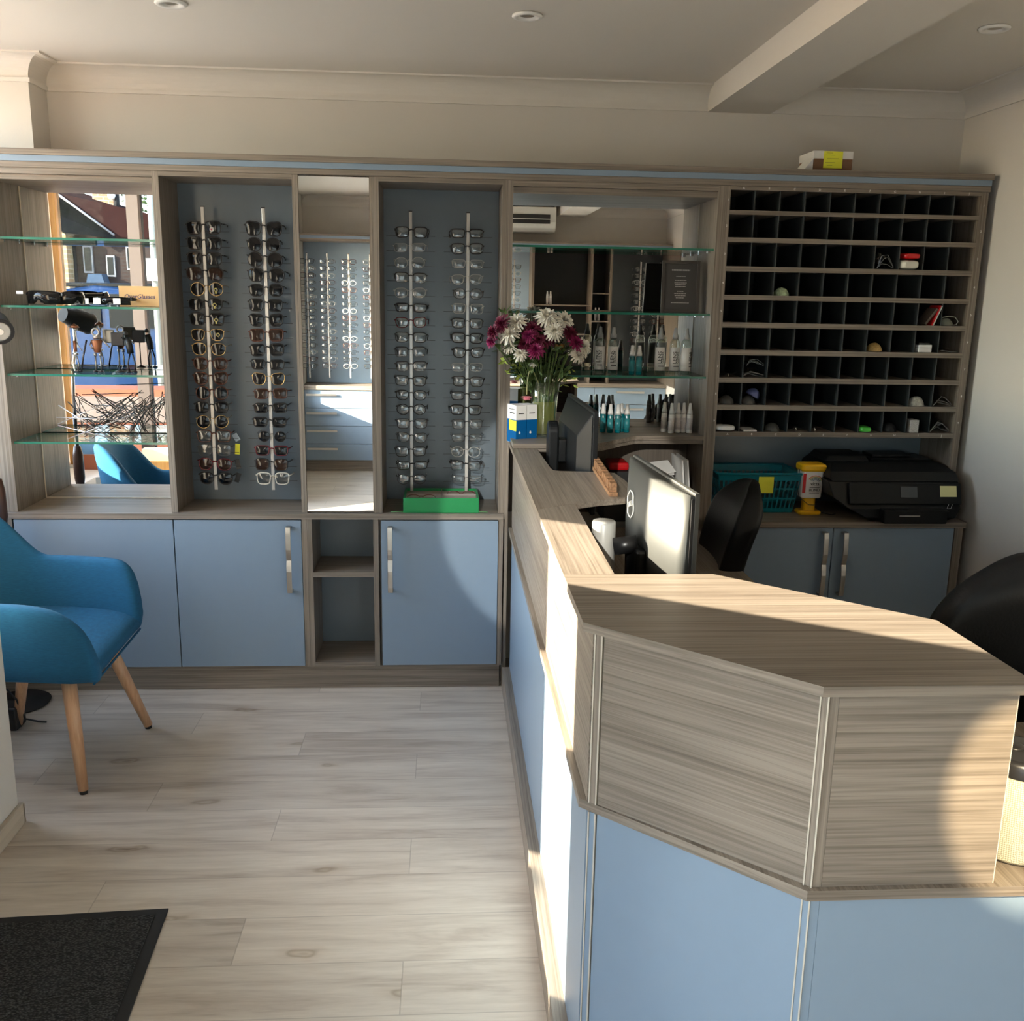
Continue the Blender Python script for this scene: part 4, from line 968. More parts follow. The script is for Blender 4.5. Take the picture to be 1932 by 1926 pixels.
# printer
t = thing('printer', 'large black office printer with a pale note on its front', 'printer', (1.72, .03, .711))
PBK = pm('printer_black', (.006, .0065, .0075, 1), .35, spec=.25); PBS = pm('printer_black_satin', (.009, .0095, .010, 1), .5, spec=.25)
def loft(sec, nm, m_, par=t, bev=.004):
    m = MB(); rows = [[(x0, y0, z_), (x1, y0, z_), (x1, y1, z_), (x0, y1, z_)] for (x0, x1, y0, y1, z_) in sec]
    m.grid(rows, closed_u=True, smooth=False); k = (len(rows)-1)*4; m.f += [[3, 2, 1, 0], [k, k+1, k+2, k+3]]; m.mi += [0, 0]; m.sm += [False, False]
    return m.build(nm, m_, par, bevel=bev)
loft([(1.63, 1.93, -.11, .2, .7115), (1.60, 1.955, -.13, .2, .726), (1.53, 1.970, -.13, .22, .762), (1.475, 1.972, -.11, .23, .80), (1.455, 1.972, -.09, .23, .862)], 'lower_body', PBK)
loft([(1.655, 1.90, -.168, -.105, .7118), (1.65, 1.905, -.172, -.105, .765)], 'paper_tray', PBS)
loft([(1.468, 1.971, -.095, .24, .8625), (1.463, 1.972, -.088, .24, .872), (1.470, 1.966, -.07, .24, .895), (1.50, 1.94, .0, .24, .918)], 'scanner_lid', PBS)
loft([(1.478, 1.66, .02, .2, .9185), (1.50, 1.65, .04, .2, .942)], 'document_feeder', PBS, bev=.006)
m = MB(); m.box(1.68, 1.93, .06, .2, .9185, .926); m.box(1.70, 1.86, .09, .19, .926, .938); m.build('feeder_tray', PBK, t, bevel=.003)
Mf = Matrix.Translation((1.53, -.124, .80)) @ Matrix.Rotation(-.30, 4, 'X')
m = MB(); m.box(0, .44, -.004, .006, -.02, .060); m.xf(Mf); m.build('control_panel', PBS, t, bevel=.003)
m = MB(); m.box(.20, .265, -.0055, -.0045, .005, .047); m.xf(Mf); m.build('display', pm('printer_display', (.06, .065, .07, 1), .2), t)
m = MB(); m.box(.355, .42, -.0062, -.0047, .008, .05); m.xf(Mf); tag(m.build('sticky_note', PALEY, None, (1.93, -.13, .82)), 'pale yellow note stuck on the printer front', 'note')
m = MB(); m.box(1.71, 1.79, -.1735, -.1722, .742, .746); m.build('model_lettering', STEEL, t)
m = MB(); m.tube([(1.915, -.1315, .765), (1.93, -.1315, .765), (1.935, -.1315, .785), (1.92, -.1315, .785)], .0009, 5, True); m.build('touch_mark', PAPER, t)
tag(MB().tube([(1.48, .12, .713), (1.47, .06, .714), (1.49, .01, .713), (1.51, -.02, .714), (1.52, -.03, .72)], .0022, 6).build('power_cable', BLACK, None, (1.48, .05, .713)), 'black cable curling between the collection tin and the printer', 'cable')
# carton on the top board
t = thing('open_carton', 'brown and white open carton with a yellow note on top of the cabinets', 'box', (1.42, .1, 2.0005))
BRN = pm('brown_card', (.20, .095, .045, 1), .5)
x0, x1, y0 = 1.345, 1.492, .045
m = MB(); m.box(x0, x1, y0, y0+.15, 2.0005, 2.066); m.build('box_body', BRN, t, bevel=.001)
m = MB(); m.box(x0-.001, x1+.001, y0-.0012, y0+.151, 2.046, 2.0735); m.build('white_band', PAPER, t)
m = MB(); m.prism([(x0-.036, 2.0006), (x0-.001, 2.0006), (x0-.001, 2.045)], y0, y0+.002, axis='y'); m.prism([(x0-.040, 2.0004), (x0-.036, 2.0004), (x0-.001, 2.045), (x0-.001, 2.050)], y0-.01, y0+.1, axis='y'); m.build('flap', PAPER, t)
MB().box(x0+.037, x0+.108, y0-.0035, y0-.0016, 2.013, 2.0725).build('sticky_note', YELLOW, t)
m = MB()
for (za, a_, b_) in ((2.066, .045, .07), (2.058, .043, .078), (2.046, .050, .092), (2.032, .043, .08), (2.022, .05, .07)): m.box(x0+a_, x0+b_, y0-.0039, y0-.0035, za, za+.0012)
m.build('handwriting', pm('pencil_grey', (.25, .26, .05, 1), .8), t)
# ------------------------------------------------------------------ speaker at the front right of the desk
t = thing('smart_speaker', 'cylindrical speaker with woven pale cover and black top on the desk ledge', 'speaker', (.925, -2.27, .6605))
MESHC = None
def weave():
    m, nt, b = new_mat('woven_speaker_cloth'); N, L = nt.nodes, nt.links
    tc = N.new('ShaderNodeTexCoord'); ck = N.new('ShaderNodeTexChecker'); ck.inputs['Scale'].default_value = 420
    mp = N.new('ShaderNodeMapping'); mp.inputs['Rotation'].default_value = (.6, .6, .78); L.new(tc.outputs['Object'], mp.inputs[0]); L.new(mp.outputs[0], ck.inputs[0])
    ck.inputs[1].default_value = (.62, .58, .45, 1); ck.inputs[2].default_value = (.30, .29, .22, 1); L.new(ck.outputs[0], b.inputs['Base Color']); b.inputs['Roughness'].default_value = .9
    return m
m = MB(); m.lathe([(.054, .004), (.059, .010), (.0595, .100), (.0592, .150)], (.926, -2.262, .6605), 48); m.build('cloth_cover', weave(), t)
m = MB(); m.lathe([(0, 0), (.05, .0), (.054, .004), (.0, .0045)], (.926, -2.262, .6605), 40); m.build('foot', BLACK, t)
m = MB(); m.lathe([(.0594, .1502), (.0600, .152), (.0596, .170), (.056, .177), (.050, .178)], (.926, -2.262, .6605), 48); m.build('top_ring', GUNM, t)
m = MB(); m.lathe([(.0498, .1775), (.046, .176), (.030, .1755), (0, .1755)], (.926, -2.262, .6605), 40); m.build('top_plate', BLACK, t)
m = MB(); m.lathe([(.012, .1757), (.017, .179), (.012, .181), (0, .1815)], (.918, -2.25, .6605), 24); m.build('button', BLACK, t)
# ------------------------------------------------------------------ office chairs
def star_chair(lab, loc, rz, backm):
    t = thing('office_chair', lab, 'office chair', loc, rz, world=False)
    bk = backm
    bk.build('backrest', LEATHER, t, sub=2)
    m = MB(); rows = []
    for i in range(9):
        y = -.22+.44*i/8; s = (1-abs(2*i/8-1)**3)**.4 if 0 < i < 8 else .55
        rows.append([(-.22*s-.0, y, .47), (-.20*s, y, .505), (0, y, .50), (.22*s, y, .515), (.25*s, y, .49), (.22*s, y, .45), (0, y, .44), (-.2*s, y, .445)])
    m.grid(rows, closed_u=True); m.f += [list(range(8))[::-1], list(range(64, 72))]; m.mi += [0, 0]; m.sm += [False]*2
    m.build('seat', LEATHER, t, sub=1)
    MB().tube([(0, 0, .10), (0, 0, .44)], .026, 16).build('gas_column', CHROME, t)
    for k in range(5):
        a = 2*PI*k/5+.3; d = Vector((math.cos(a), math.sin(a), 0))
        lg = MB().tube([d*.02+Vector((0, 0, .11)), d*.15+Vector((0, 0, .10)), d*.27+Vector((0, 0, .07))], [.026, .022, .016], 10).build('leg', BLACK, t)
        s_ = Vector((-d.y, d.x, 0)); c = d*.27+Vector((0, 0, .0275))
        w = MB(); w.tube([c-s_*.012, c+s_*.012], .027, 16); w.build('castor', BLACKM, lg)
    MB().tube([(-.17, 0, .45), (-.27, 0, .50), (-.285, 0, .70)], .022, 10).build('back_bracket', BLACK, t)
    return t
def backpad(w, h, z0, thick, lean, curve, xb=-.25, top=.30):
    # rounded pad; local +x is the sitter's front
    m = MB(); rows = []; n = 12
    for i in range(n+1):
        q = i/n; z = z0+h*q; e = 1-max(0, (q-(1-top))/top)**2.4*.78 if q > 1-top else 1-.30*((1-top-q)/(1-top))**1.6
        ww = w/2*e; bx = xb-lean*q+.03*math.sin(PI*q)
        th = thick*(1 if q < .9 else .6) if 0 < i < n else thick*.35
        r = []
        for k in range(13):
            u = -1+2*k/12; r.append((bx+curve*u*u+th/2, ww*u, z))
        for k in range(13):
            u = 1-2*k/12; r.append((bx+curve*u*u-th/2, ww*u, z))
        rows.append(r)
    m.grid(rows, closed_u=True); w_ = 26; m.f += [list(range(w_))[::-1], list(range(n*w_, (n+1)*w_))]; m.mi += [0, 0]; m.sm += [False]*2
    return m
star_chair('black leather office chair behind the desk with its tall back seen edge-on', (.705, -.42, 0), PI-.06, backpad(.42, .475, .46, .085, .10, .02, -.25))
star_chair('black leather office chair at the right edge with a broad rounded back', (1.36, -1.28, 0), PI/2+.15, backpad(.50, .56, .42, .07, .06, .05, -.24, .45))
# ------------------------------------------------------------------ blue tub armchair (local +x = front)
t = thing('armchair', 'blue fabric tub armchair with splayed wooden legs at the left', 'armchair', (-1.32, -.575, 0), -.13, world=False)
def outline(s):   # s in 0..1 around the shell from right arm front (y<0) round the back to left arm front
    # returns outer point and inward normal
    pts = [(.322, -.285), (.16, -.292), (-.05, -.288), (-.17, -.262), (-.265, -.195), (-.312, -.10), (-.322, 0), (-.312, .10), (-.265, .195), (-.17, .262), (-.05, .288), (.10, .292), (.235, .285)]
    f = s*(len(pts)-1); i = min(len(pts)-2, int(f)); u = f-i
    P = [Vector(pts[max(0, min(len(pts)-1, i+k))]) for k in (-1, 0, 1, 2)]
    p = .5*((2*P[1])+(-P[0]+P[2])*u+(2*P[0]-5*P[1]+4*P[2]-P[3])*u*u+(-P[0]+3*P[1]-3*P[2]+P[3])*u**3)
    return p
def topz(x, s):
    b = math.sin(PI*s)
    z = .625+.01*math.sin(PI*s)
    x0_ = .135 if s < .5 else .12
    if x > x0_:
        q = min(1, (x-x0_)/(.187 if s < .5 else .115)); z = .44+(.625-.44)*math.sqrt(max(0, 1-q**(2.2 if s < .5 else 3.2)))
    if x < -.10:
        q = min(1, (-.10-x)/.20); q = q*q*(3-2*q); z = .63+.19*q
    return z
N_ = 60; rows = []
for i in range(N_+1):
    s = i/N_; p = outline(s); d = outline(min(1, s+.004))-outline(max(0, s-.004)); d.normalize(); nrm = Vector((-d.y, d.x))
    if nrm.dot(-p) < 0: nrm = -nrm
    zt = topz(p.x, s); zb = .385; th = .050
    back = max(0, min(1, (-.05-p.x)/.25))
    col = []
    def q_(off, z): 
        k = (z-zb)/(.63-zb); sh = (.022)*(1-min(1, k))+(-.035*back*max(0, k-.6)); w = p+nrm*(off+sh); return (w.x, w.y, z)
    col = [q_(.05, zb-.012), q_(.012, zb-.004), q_(0, zb+.03), q_(0, zb+(zt-zb)*.5), q_(0, zt-.025), q_(.008, zt-.006), q_(th*.5, zt), q_(th-.006, zt-.006), q_(th, zt-.03), q_(th+.004, zb+(zt-zb)*.55), q_(th+.012, zb+.02)]
    rows.append(col)
m = MB(); m.grid(rows, closed_u=True); K = 11
m.f += [list(range(K)), list(range(N_*K, N_*K+K))[::-1]]; m.mi += [0, 0]; m.sm += [False, False]
m.build('shell', FABRIC, t, weld=True, sub=1)
# seat cushion
rows = []
for i in range(15):
    y = -.262+.524*i/14; e = (i in (0, 14))
    zz = .455 if not e else .44
    ex = 0
    ex = .082*(1-i/14)
    rows.append([(-.255, y, .40), (-.26, y, zz+.0), (-.12, y, zz+.008), (.10, y, zz+.004), (.190+ex, y, zz-.008), (.230+ex, y, zz-.036), (.226+ex, y, .385), (.20+ex, y, .372), (0, y, .372), (-.22, y, .372)])
m = MB(); m.grid(rows, closed_u=True); m.f += [list(range(10))[::-1], list(range(140, 150))]; m.mi += [0, 0]; m.sm += [False]*2
m.build('seat_cushion', FABRIC, t, weld=True, sub=1)
MB().tube([(.2235+.082*(.262-y_)/.524, y_, .380) for y_ in [-.245+.048*k for k in range(11)]], .004, 6).build('piping', FABRIC, t)
for (fx, fy, tx, ty) in ((.225, -.215, .195, -.192), (.225, .252, .13, .17), (-.235, .215, -.14, .165), (-.245, -.225, -.14, -.165)):
    a = Vector((tx, ty, .372)); b = Vector((fx, fy, .012)); d = b-a
    lg = MB().tube([a, a+d*.5, b], [.0225, .0200, .0150], 14).build('leg', BEECH, t)
    MB().tube([a+Vector((0, 0, .012)), a+d*.03], .015, 12).build('leg_plate', BLACK, lg)
    MB().tube([b+d*.0008, b+d*.0008+Vector((0, 0, -.011))], .012, 12).build('rubber_foot', BLACKM, lg)
# ------------------------------------------------------------------ door mat, small things on the floor
t = thing('door_mat', 'black ribbed door mat with rubber border in the bottom left corner', 'door mat', (-1.15, -1.62, .001))
Mm = Matrix.Translation((-.701, -1.416, .001)) @ Matrix.Rotation(.054, 4, 'Z')
MB().box(-.80, 0, -.60, 0, 0, .004).xf(Mm).build('rubber_border', BLACKM, t, bevel=.0015)
MB().box(-.775, -.028, -.572, -.030, .0042, .009).xf(Mm).build('ribbed_carpet', CARPET, t, bevel=.002)
t = thing('power_adapter', 'black box with a cable on the floor behind the armchair leg', 'power adapter', (-1.51, -.36, 0))
m = MB(); m.box(-1.60, -1.512, -.37, -.29, .001, .085); m.build('adapter_box', BLACK, t, bevel=.006)
MB().tube([(-1.56, -.36, .086), (-1.555, -.37, .15), (-1.53, -.375, .16), (-1.505, -.37, .12), (-1.50, -.33, .03), (-1.47, -.30, .006), (-1.44, -.30, .004)], .0035, 8).build('cable', BLACK, t)
# ------------------------------------------------------------------ floor-standing lamp
t = thing('floor_lamp', 'black floor lamp with a cylindrical head at the left edge', 'floor lamp', (-1.60, -.12, 0))
hd = Vector((-1.548, -.135, 1.392)); dr = Vector((.50, -.80, -.30)).normalized()
m = MB(); m.tube([hd-dr*.10, hd-dr*.06, hd-dr*.055, hd+dr*.02, hd+dr*.03], [.030, .036, .042, .044, .046], 28); m.build('lamp_head', BLACKM, t)
m = MB(); m.tube([hd+dr*.0302, hd+dr*.036], [.046, .045], 28); m.build('bezel_ring', BLACK, t)
m = MB(); m.tube([hd+dr*.0362, hd+dr*.0375], [.034, .030], 28); m.build('lens', pm('lamp_reflector', (.6, .6, .58, 1), .25, .6), t)
m = MB(); m.tube([hd+dr*.0377, hd+dr*.0385], [.012, .010], 20); m.build('bulb', PAPER, t)
MB().tube([hd-dr*.05, (-1.575, -.11, 1.30), (-1.60, -.115, 1.18), (-1.608, -.12, 1.0)], .007, 10).build('neck', CHROME, t)
MB().tube([(-1.608, -.12, 1.0), (-1.610, -.12, .16)], .009, 10).build('stem', BLACK, t)
MB().tube([(-1.608, -.12, .86), (-1.608, -.12, .82), (-1.608, -.12, .72), (-1.608, -.12, .66)], [.014, .022, .022, .012], 14).build('grip', pm('dark_wood_grip', (.05, .02, .012, 1), .4), t)
MB().lathe([(0, 0), (.11, 0), (.115, .008), (.02, .02), (0, .02)], (-1.61, -.13, .001), 32).build('base', BLACKM, t)
# ------------------------------------------------------------------ things on the left glass shelves
Z2 = 1.4685
t = thing('overglasses', 'large black wraparound sunglasses on the second glass shelf, far left', 'sunglasses', (-1.45, .09, Z2))
def wrap(c, w, h, m_lens, par, rz=0):
    n = 12; M_ = Matrix.Translation(c) @ Matrix.Rotation(rz, 4, 'Z')
    m = MB(); rows = []
    for i in range(n+1):
        u = -1+2*i/n; x_ = w/2*u; y_ = .035*u*u; nose = .55*max(0, 1-(u/.22)**2); hh = h*(1-.12*abs(u)**3)
        rows.append([(x_, y_, .004+h*nose*.6), (x_, y_-.006, .004+hh*.5+h*nose*.2), (x_, y_, hh), (x_, y_+.004, hh), (x_, y_+.002, .004+hh*.5+h*nose*.2), (x_, y_+.004, .004+h*nose*.6)])
    m.grid(rows, closed_u=True); m.f += [[0, 1, 2, 3, 4, 5][::-1], [n*6+k for k in range(6)]]; m.mi += [0, 0]; m.sm += [False]*2
    m.xf(M_); m.build('front', m_lens, par)
    for sx_ in (-1, 1):
        m = MB(); m.tube([(sx_*w/2, .035, h*.75), (sx_*w/2, .09, h*.72), (sx_*w*.48, .135, h*.2)], [.007, .006, .005], 8); m.xf(M_); m.build('temple', BLACK, par)
wrap((-1.478, .045, Z2+.001), .135, .052, SUN_L, t, -.25)
MB().box(-1.545, -1.522, .026, .028, Z2+.040, Z2+.050).build('price_sticker', PAPER, t)
t = thing('overglasses', 'black side-shielded sunglasses facing right on the second glass shelf', 'sunglasses', (-1.36, .11, Z2))
wrap((-1.358, .10, Z2+.001), .11, .050, SUN_L, t, 1.0)
MB().box(-1.318, -1.306, .06, .062, Z2+.008, Z2+.028).build('price_sticker', PAPER, t)
t = thing('overglasses', 'black sunglasses with white tags on both lenses, on the second shelf', 'sunglasses', (-1.23, .11, Z2))
wrap((-1.236, .075, Z2+.001), .125, .034, SUN_L, t, -.05)
for dx in (-.043, .028): MB().box(-1.236+dx-.012, -1.236+dx+.014, .063, .067, Z2+.008, Z2+.030).build('price_tag', PAPER, t)
SIGN = pm('gold_card', (.85, .52, .22, 1), .45, var=.12, vscale=12)
t = thing('showcard', 'gold showcard with script lettering on the second glass shelf', 'sign', (-1.15, .15, Z2))
MB().box(-1.228, -1.080, .158, .161, Z2, Z2+.074).build('card', SIGN, t)
tt = text('script_lettering', 'OverGlasses', .022, pm('violet_ink', (.02, .01, .12, 1), .5), (-1.152, .1575, Z2+.036), FRONT, t); tt.data.transform(Matrix(((1, 0, .25, -.25*(0)), (0, 1, 0, 0), (0, 0, 1, 0), (0, 0, 0, 1)))); tt.location.x = -.25*(.036)
# metal figures on the third shelf
Z3 = 1.2245
COPP = pm('copper_metal', (.30, .12, .06, 1), .4, .6); NUT = pm('raw_steel', (.40, .38, .36, 1), .35, .9)
t = thing('metal_figurine', 'slim copper and steel wire musician figurine, leftmost on the third shelf', 'figurine', (-1.39, .14, Z3))
X_ = -1.388; Y_ = .13
MB().lathe([(0, .0), (.016, 0), (.016, .004), (0, .004)], (X_, Y_, Z3), 16).build('foot', GUNM, t)
MB().tube([(X_, Y_, Z3+.004), (X_+.004, Y_, Z3+.03), (X_-.002, Y_, Z3+.06)], .0028, 8).build('leg', NUT, t)
MB().lathe([(.005, -.003), (.010, -.003), (.010, .003), (.005, .003)], (X_-.004, Y_, Z3+.066), 16).build('hip_nut', CHROME, t)
MB().tube([(X_-.004, Y_, Z3+.074), (X_-.005, Y_, Z3+.115)], .0065, 10).build('torso', COPP, t)
MB().tube([(X_-.004, Y_, Z3+.115), (X_+.002, Y_, Z3+.14), (X_+.001, Y_, Z3+.155)], .0028, 8).build('neck', NUT, t)
MB().tube([(X_, Y_, Z3+.115), (X_+.012, Y_-.01, Z3+.095), (X_+.026, Y_-.015, Z3+.078)], .002, 8).build('arm', NUT, t)
MB().lathe([(0, 0), (.008, .002), (.008, .008), (0, .012)], (X_+.002, Y_-.002, Z3+.152), 14).build('head', NUT, t)
MB().lathe([(.018, 0), (.013, .008), (0, .016)], (X_-.002, Y_, Z3+.163), 16).build('hat', COPP, t)
MB().tube([(X_+.018, Y_-.02, Z3+.0), (X_+.030, Y_-.02, Z3+.06), (X_+.046, Y_-.02, Z3+.12)], .0035, 8).build('instrument', GUNM, t)
t = thing('metal_figurine', 'stout copper-skirted metal figurine with a nut for a face, middle of the third shelf', 'figurine', (-1.31, .13, Z3))
X_ = -1.312
for dx in (-.010, .010):
    MB().tube([(X_+dx, Y_, Z3+.004), (X_+dx*.9, Y_, Z3+.058)], .0032, 8).build('leg', NUT, t)
    MB().lathe([(0, 0), (.009, 0), (.008, .005), (0, .006)], (X_+dx, Y_-.004, Z3), 12, sy=1.4).build('shoe', GUNM, t)
    MB().tube([(X_+dx*.9, Y_, Z3+.059), (X_+dx*.9, Y_, Z3+.070)], .006, 6).build('knee_nut', NUT, t)
MB().lathe([(.010, .072), (.012, .074), (.020, .115), (.018, .12), (0, .12)], (X_, Y_, Z3), 18).build('skirt', COPP, t)
MB().tube([(X_-.018, Y_, Z3+.118), (X_-.022, Y_-.01, Z3+.10), (X_-.012, Y_-.012, Z3+.085)], .0028, 8).build('arm', NUT, t)
MB().tube([(X_+.018, Y_, Z3+.125), (X_+.034, Y_-.01, Z3+.108), (X_+.05, Y_-.01, Z3+.092)], .0028, 8).build('arm', NUT, t)
MB().lathe([(0, 0), (.011, .0), (.014, .008), (.011, .016), (0, .016)], (X_, Y_, Z3+.122), 18).build('chest', NUT, t)
m = MB(); m.tube([(X_+.013*math.cos(a), Y_-.008, Z3+.148+.013*math.sin(a)) for a in [2*PI*k/12 for k in range(12)]], .004, 8, True); m.build('face_nut', NUT, t)
MB().tube([(X_+.03, Y_+.005, Z3+.11), (X_+.062, Y_+.006, Z3+.11), (X_+.062, Y_+.006, Z3+.155), (X_+.03, Y_+.006, Z3+.155)], .003, 6, True).build('music_sheet_frame', NUT, t)
MB().box(X_+.02, X_+.062, Y_+.008, Y_+.0095, Z3+.108, Z3+.158).build('music_sheet', pm('grey_sheet', (.35, .33, .27, 1), .5), t)
t = thing('metal_figurine', 'black metal figurine playing an upright instrument, rightmost on the third shelf', 'figurine', (-1.21, .14, Z3))
X_ = -1.19; Y_ = .135
for dx in (-.012, .010):
    MB().tube([(X_+dx, Y_, Z3+.004), (X_+dx*1.2, Y_, Z3+.035), (X_+dx*.4, Y_, Z3+.07)], .003, 8).build('leg', BLACK, t)
    MB().lathe([(0, 0), (.010, 0), (.008, .005), (0, .006)], (X_+dx, Y_-.003, Z3), 12, sy=1.4).build('shoe', BLACK, t)
MB().tube([(X_-.002, Y_, Z3+.07), (X_-.006, Y_, Z3+.10), (X_-.012, Y_, Z3+.13)], [.012, .013, .011], 10).build('torso', BLACK, t)
MB().lathe([(0, 0), (.009, .002), (.010, .010), (0, .018)], (X_-.016, Y_-.004, Z3+.137), 14).build('head', BLACK, t)
MB().tube([(X_-.01, Y_, Z3+.128), (X_-.024, Y_-.01, Z3+.12), (X_-.03, Y_-.01, Z3+.13)], .003, 8).build('arm', BLACK, t)
m = MB(); m.box(X_-.07, X_-.022, Y_-.008, Y_+.012, Z3+.098, Z3+.148); m.build('instrument', BLACK, t, bevel=.003)
m = MB(); m.tube([(X_-.045, Y_, Z3+.004), (X_-.045, Y_, Z3+.098)], .0022, 8); m.lathe([(0, 0), (.02, 0), (.006, .008), (0, .01)], (X_-.045, Y_, Z3), 16); m.build('stand', BLACK, t)
# wire bowl on the lowest shelf
t = thing('wire_bowl', 'tangled black and silver wire bowl on the lowest glass shelf', 'wire bowl', (-1.28, .13, .9745))
rr = random.Random(21); c = Vector((-1.278, .132, 0)); SW = pm('satin_silver_wire', (.62, .60, .62, 1), .3, .7)
def rim(a, z, k=1.0): return Vector((c.x+.168*k*math.cos(a), c.y+.090*k*math.sin(a), z))
for k in range(20):
    a0 = rr.uniform(0, 2*PI); a1 = a0+rr.uniform(1.0, 2.0)*rr.choice((-1, 1)); z0 = rr.choice((.978, .985, 1.0, 1.02)); z1 = rr.uniform(1.04, 1.15)
    k0 = .62+.38*(z0-.975)/.17; k1 = .72+.28*(z1-.975)/.17
    p0 = rim(a0, z0, k0); p1 = rim(a1, z1, k1); a2 = a1+rr.uniform(.6, 1.3)*rr.choice((-1, 1)); p2 = rim(a2, rr.uniform(.98, 1.06), .78)
    e1 = (p1-p0).normalized()*.004; e2 = (p2-p1).normalized()*.004
    MB().tube([p0, p1-e1, p1+e2, p2], .0015, 6).build('wire', BLACK, t)
for (a, b) in (((-1.44, .05, 1.107), (-1.26, .045, .985)), ((-1.455, .06, 1.060), (-1.20, .05, 1.055)), ((-1.452, .06, 1.035), (-1.27, .05, 1.115)), ((-1.452, .06, 1.030), (-1.24, .05, .980)), ((-1.42, .06, .98), (-1.17, .05, 1.075)), ((-1.36, .07, 1.145), (-1.13, .06, 1.155))):
    MB().tube([a, b], .0018, 6).build('wire', SW if a[0] < -1.4 else BLACK, t)
# green tray with frames, right bay floor
t = thing('spectacle_tray', 'green tray of spectacle frames on the floor of the right bay', 'tray', (-.02, .1, .7115))
zf = .7118
m = MB(); m.box(-.168, .122, .003, .012, zf, zf+.058); m.box(-.168, -.160, .012, .19, zf, zf+.058); m.box(.114, .122, .012, .19, zf, zf+.058); m.box(-.168, .122, .19, .198, zf, zf+.058); m.box(-.16, .114, .012, .19, zf, zf+.004); m.build('tray_body', GREEN, t, bevel=.0012)
m = MB(); m.box(-.159, .113, .013, .189, zf+.0045, zf+.048); m.build('lining', pm('grey_velvet_lining', (.42, .36, .32, 1), .9), t)
m = MB(); m.box(-.024, -.020, .013, .189, zf+.0482, zf+.056); m.box(-.159, .113, .10, .103, zf+.0482, zf+.055); m.build('divider', pm('grey_divider', (.3, .27, .25, 1), .8), t)
for (x_, mt_, lab) in ((-.10, TORT, 'brown spectacles lying in the green tray'), (.055, REDBR, 'red spectacles lying at the back of the green tray')):
    g = thing('folded_spectacles', lab, 'spectacles', (x_, .06, zf+.0483))
    yy = .045 if x_ < 0 else .12
    for s_ in (-1, 1): MB().tube([(x_+s_*.030+.024*math.cos(a), yy, zf+.052+.010*max(-.2, math.sin(a))) for a in [2*PI*q/20 for q in range(20)]], .0014, 6, True).build('rim', mt_, g)
    MB().tube([(x_-.008, yy, zf+.055), (x_+.008, yy, zf+.055)], .0014, 6).build('bridge', mt_, g)
for (x_, lab) in ((-.19, 'thin green ribbon end left of the green tray'), (.135, 'thin green ribbon end right of the green tray')):
    tag(MB().tube([(x_-.026, .012, zf+.001), (x_, .010, zf+.003), (x_+.022, .012, zf+.001)], .0018, 6).build('ribbon_end', pm('pale_green_ribbon', (.15, .35, .15, 1), .6), None, (x_, .01, zf)), lab, 'ribbon')
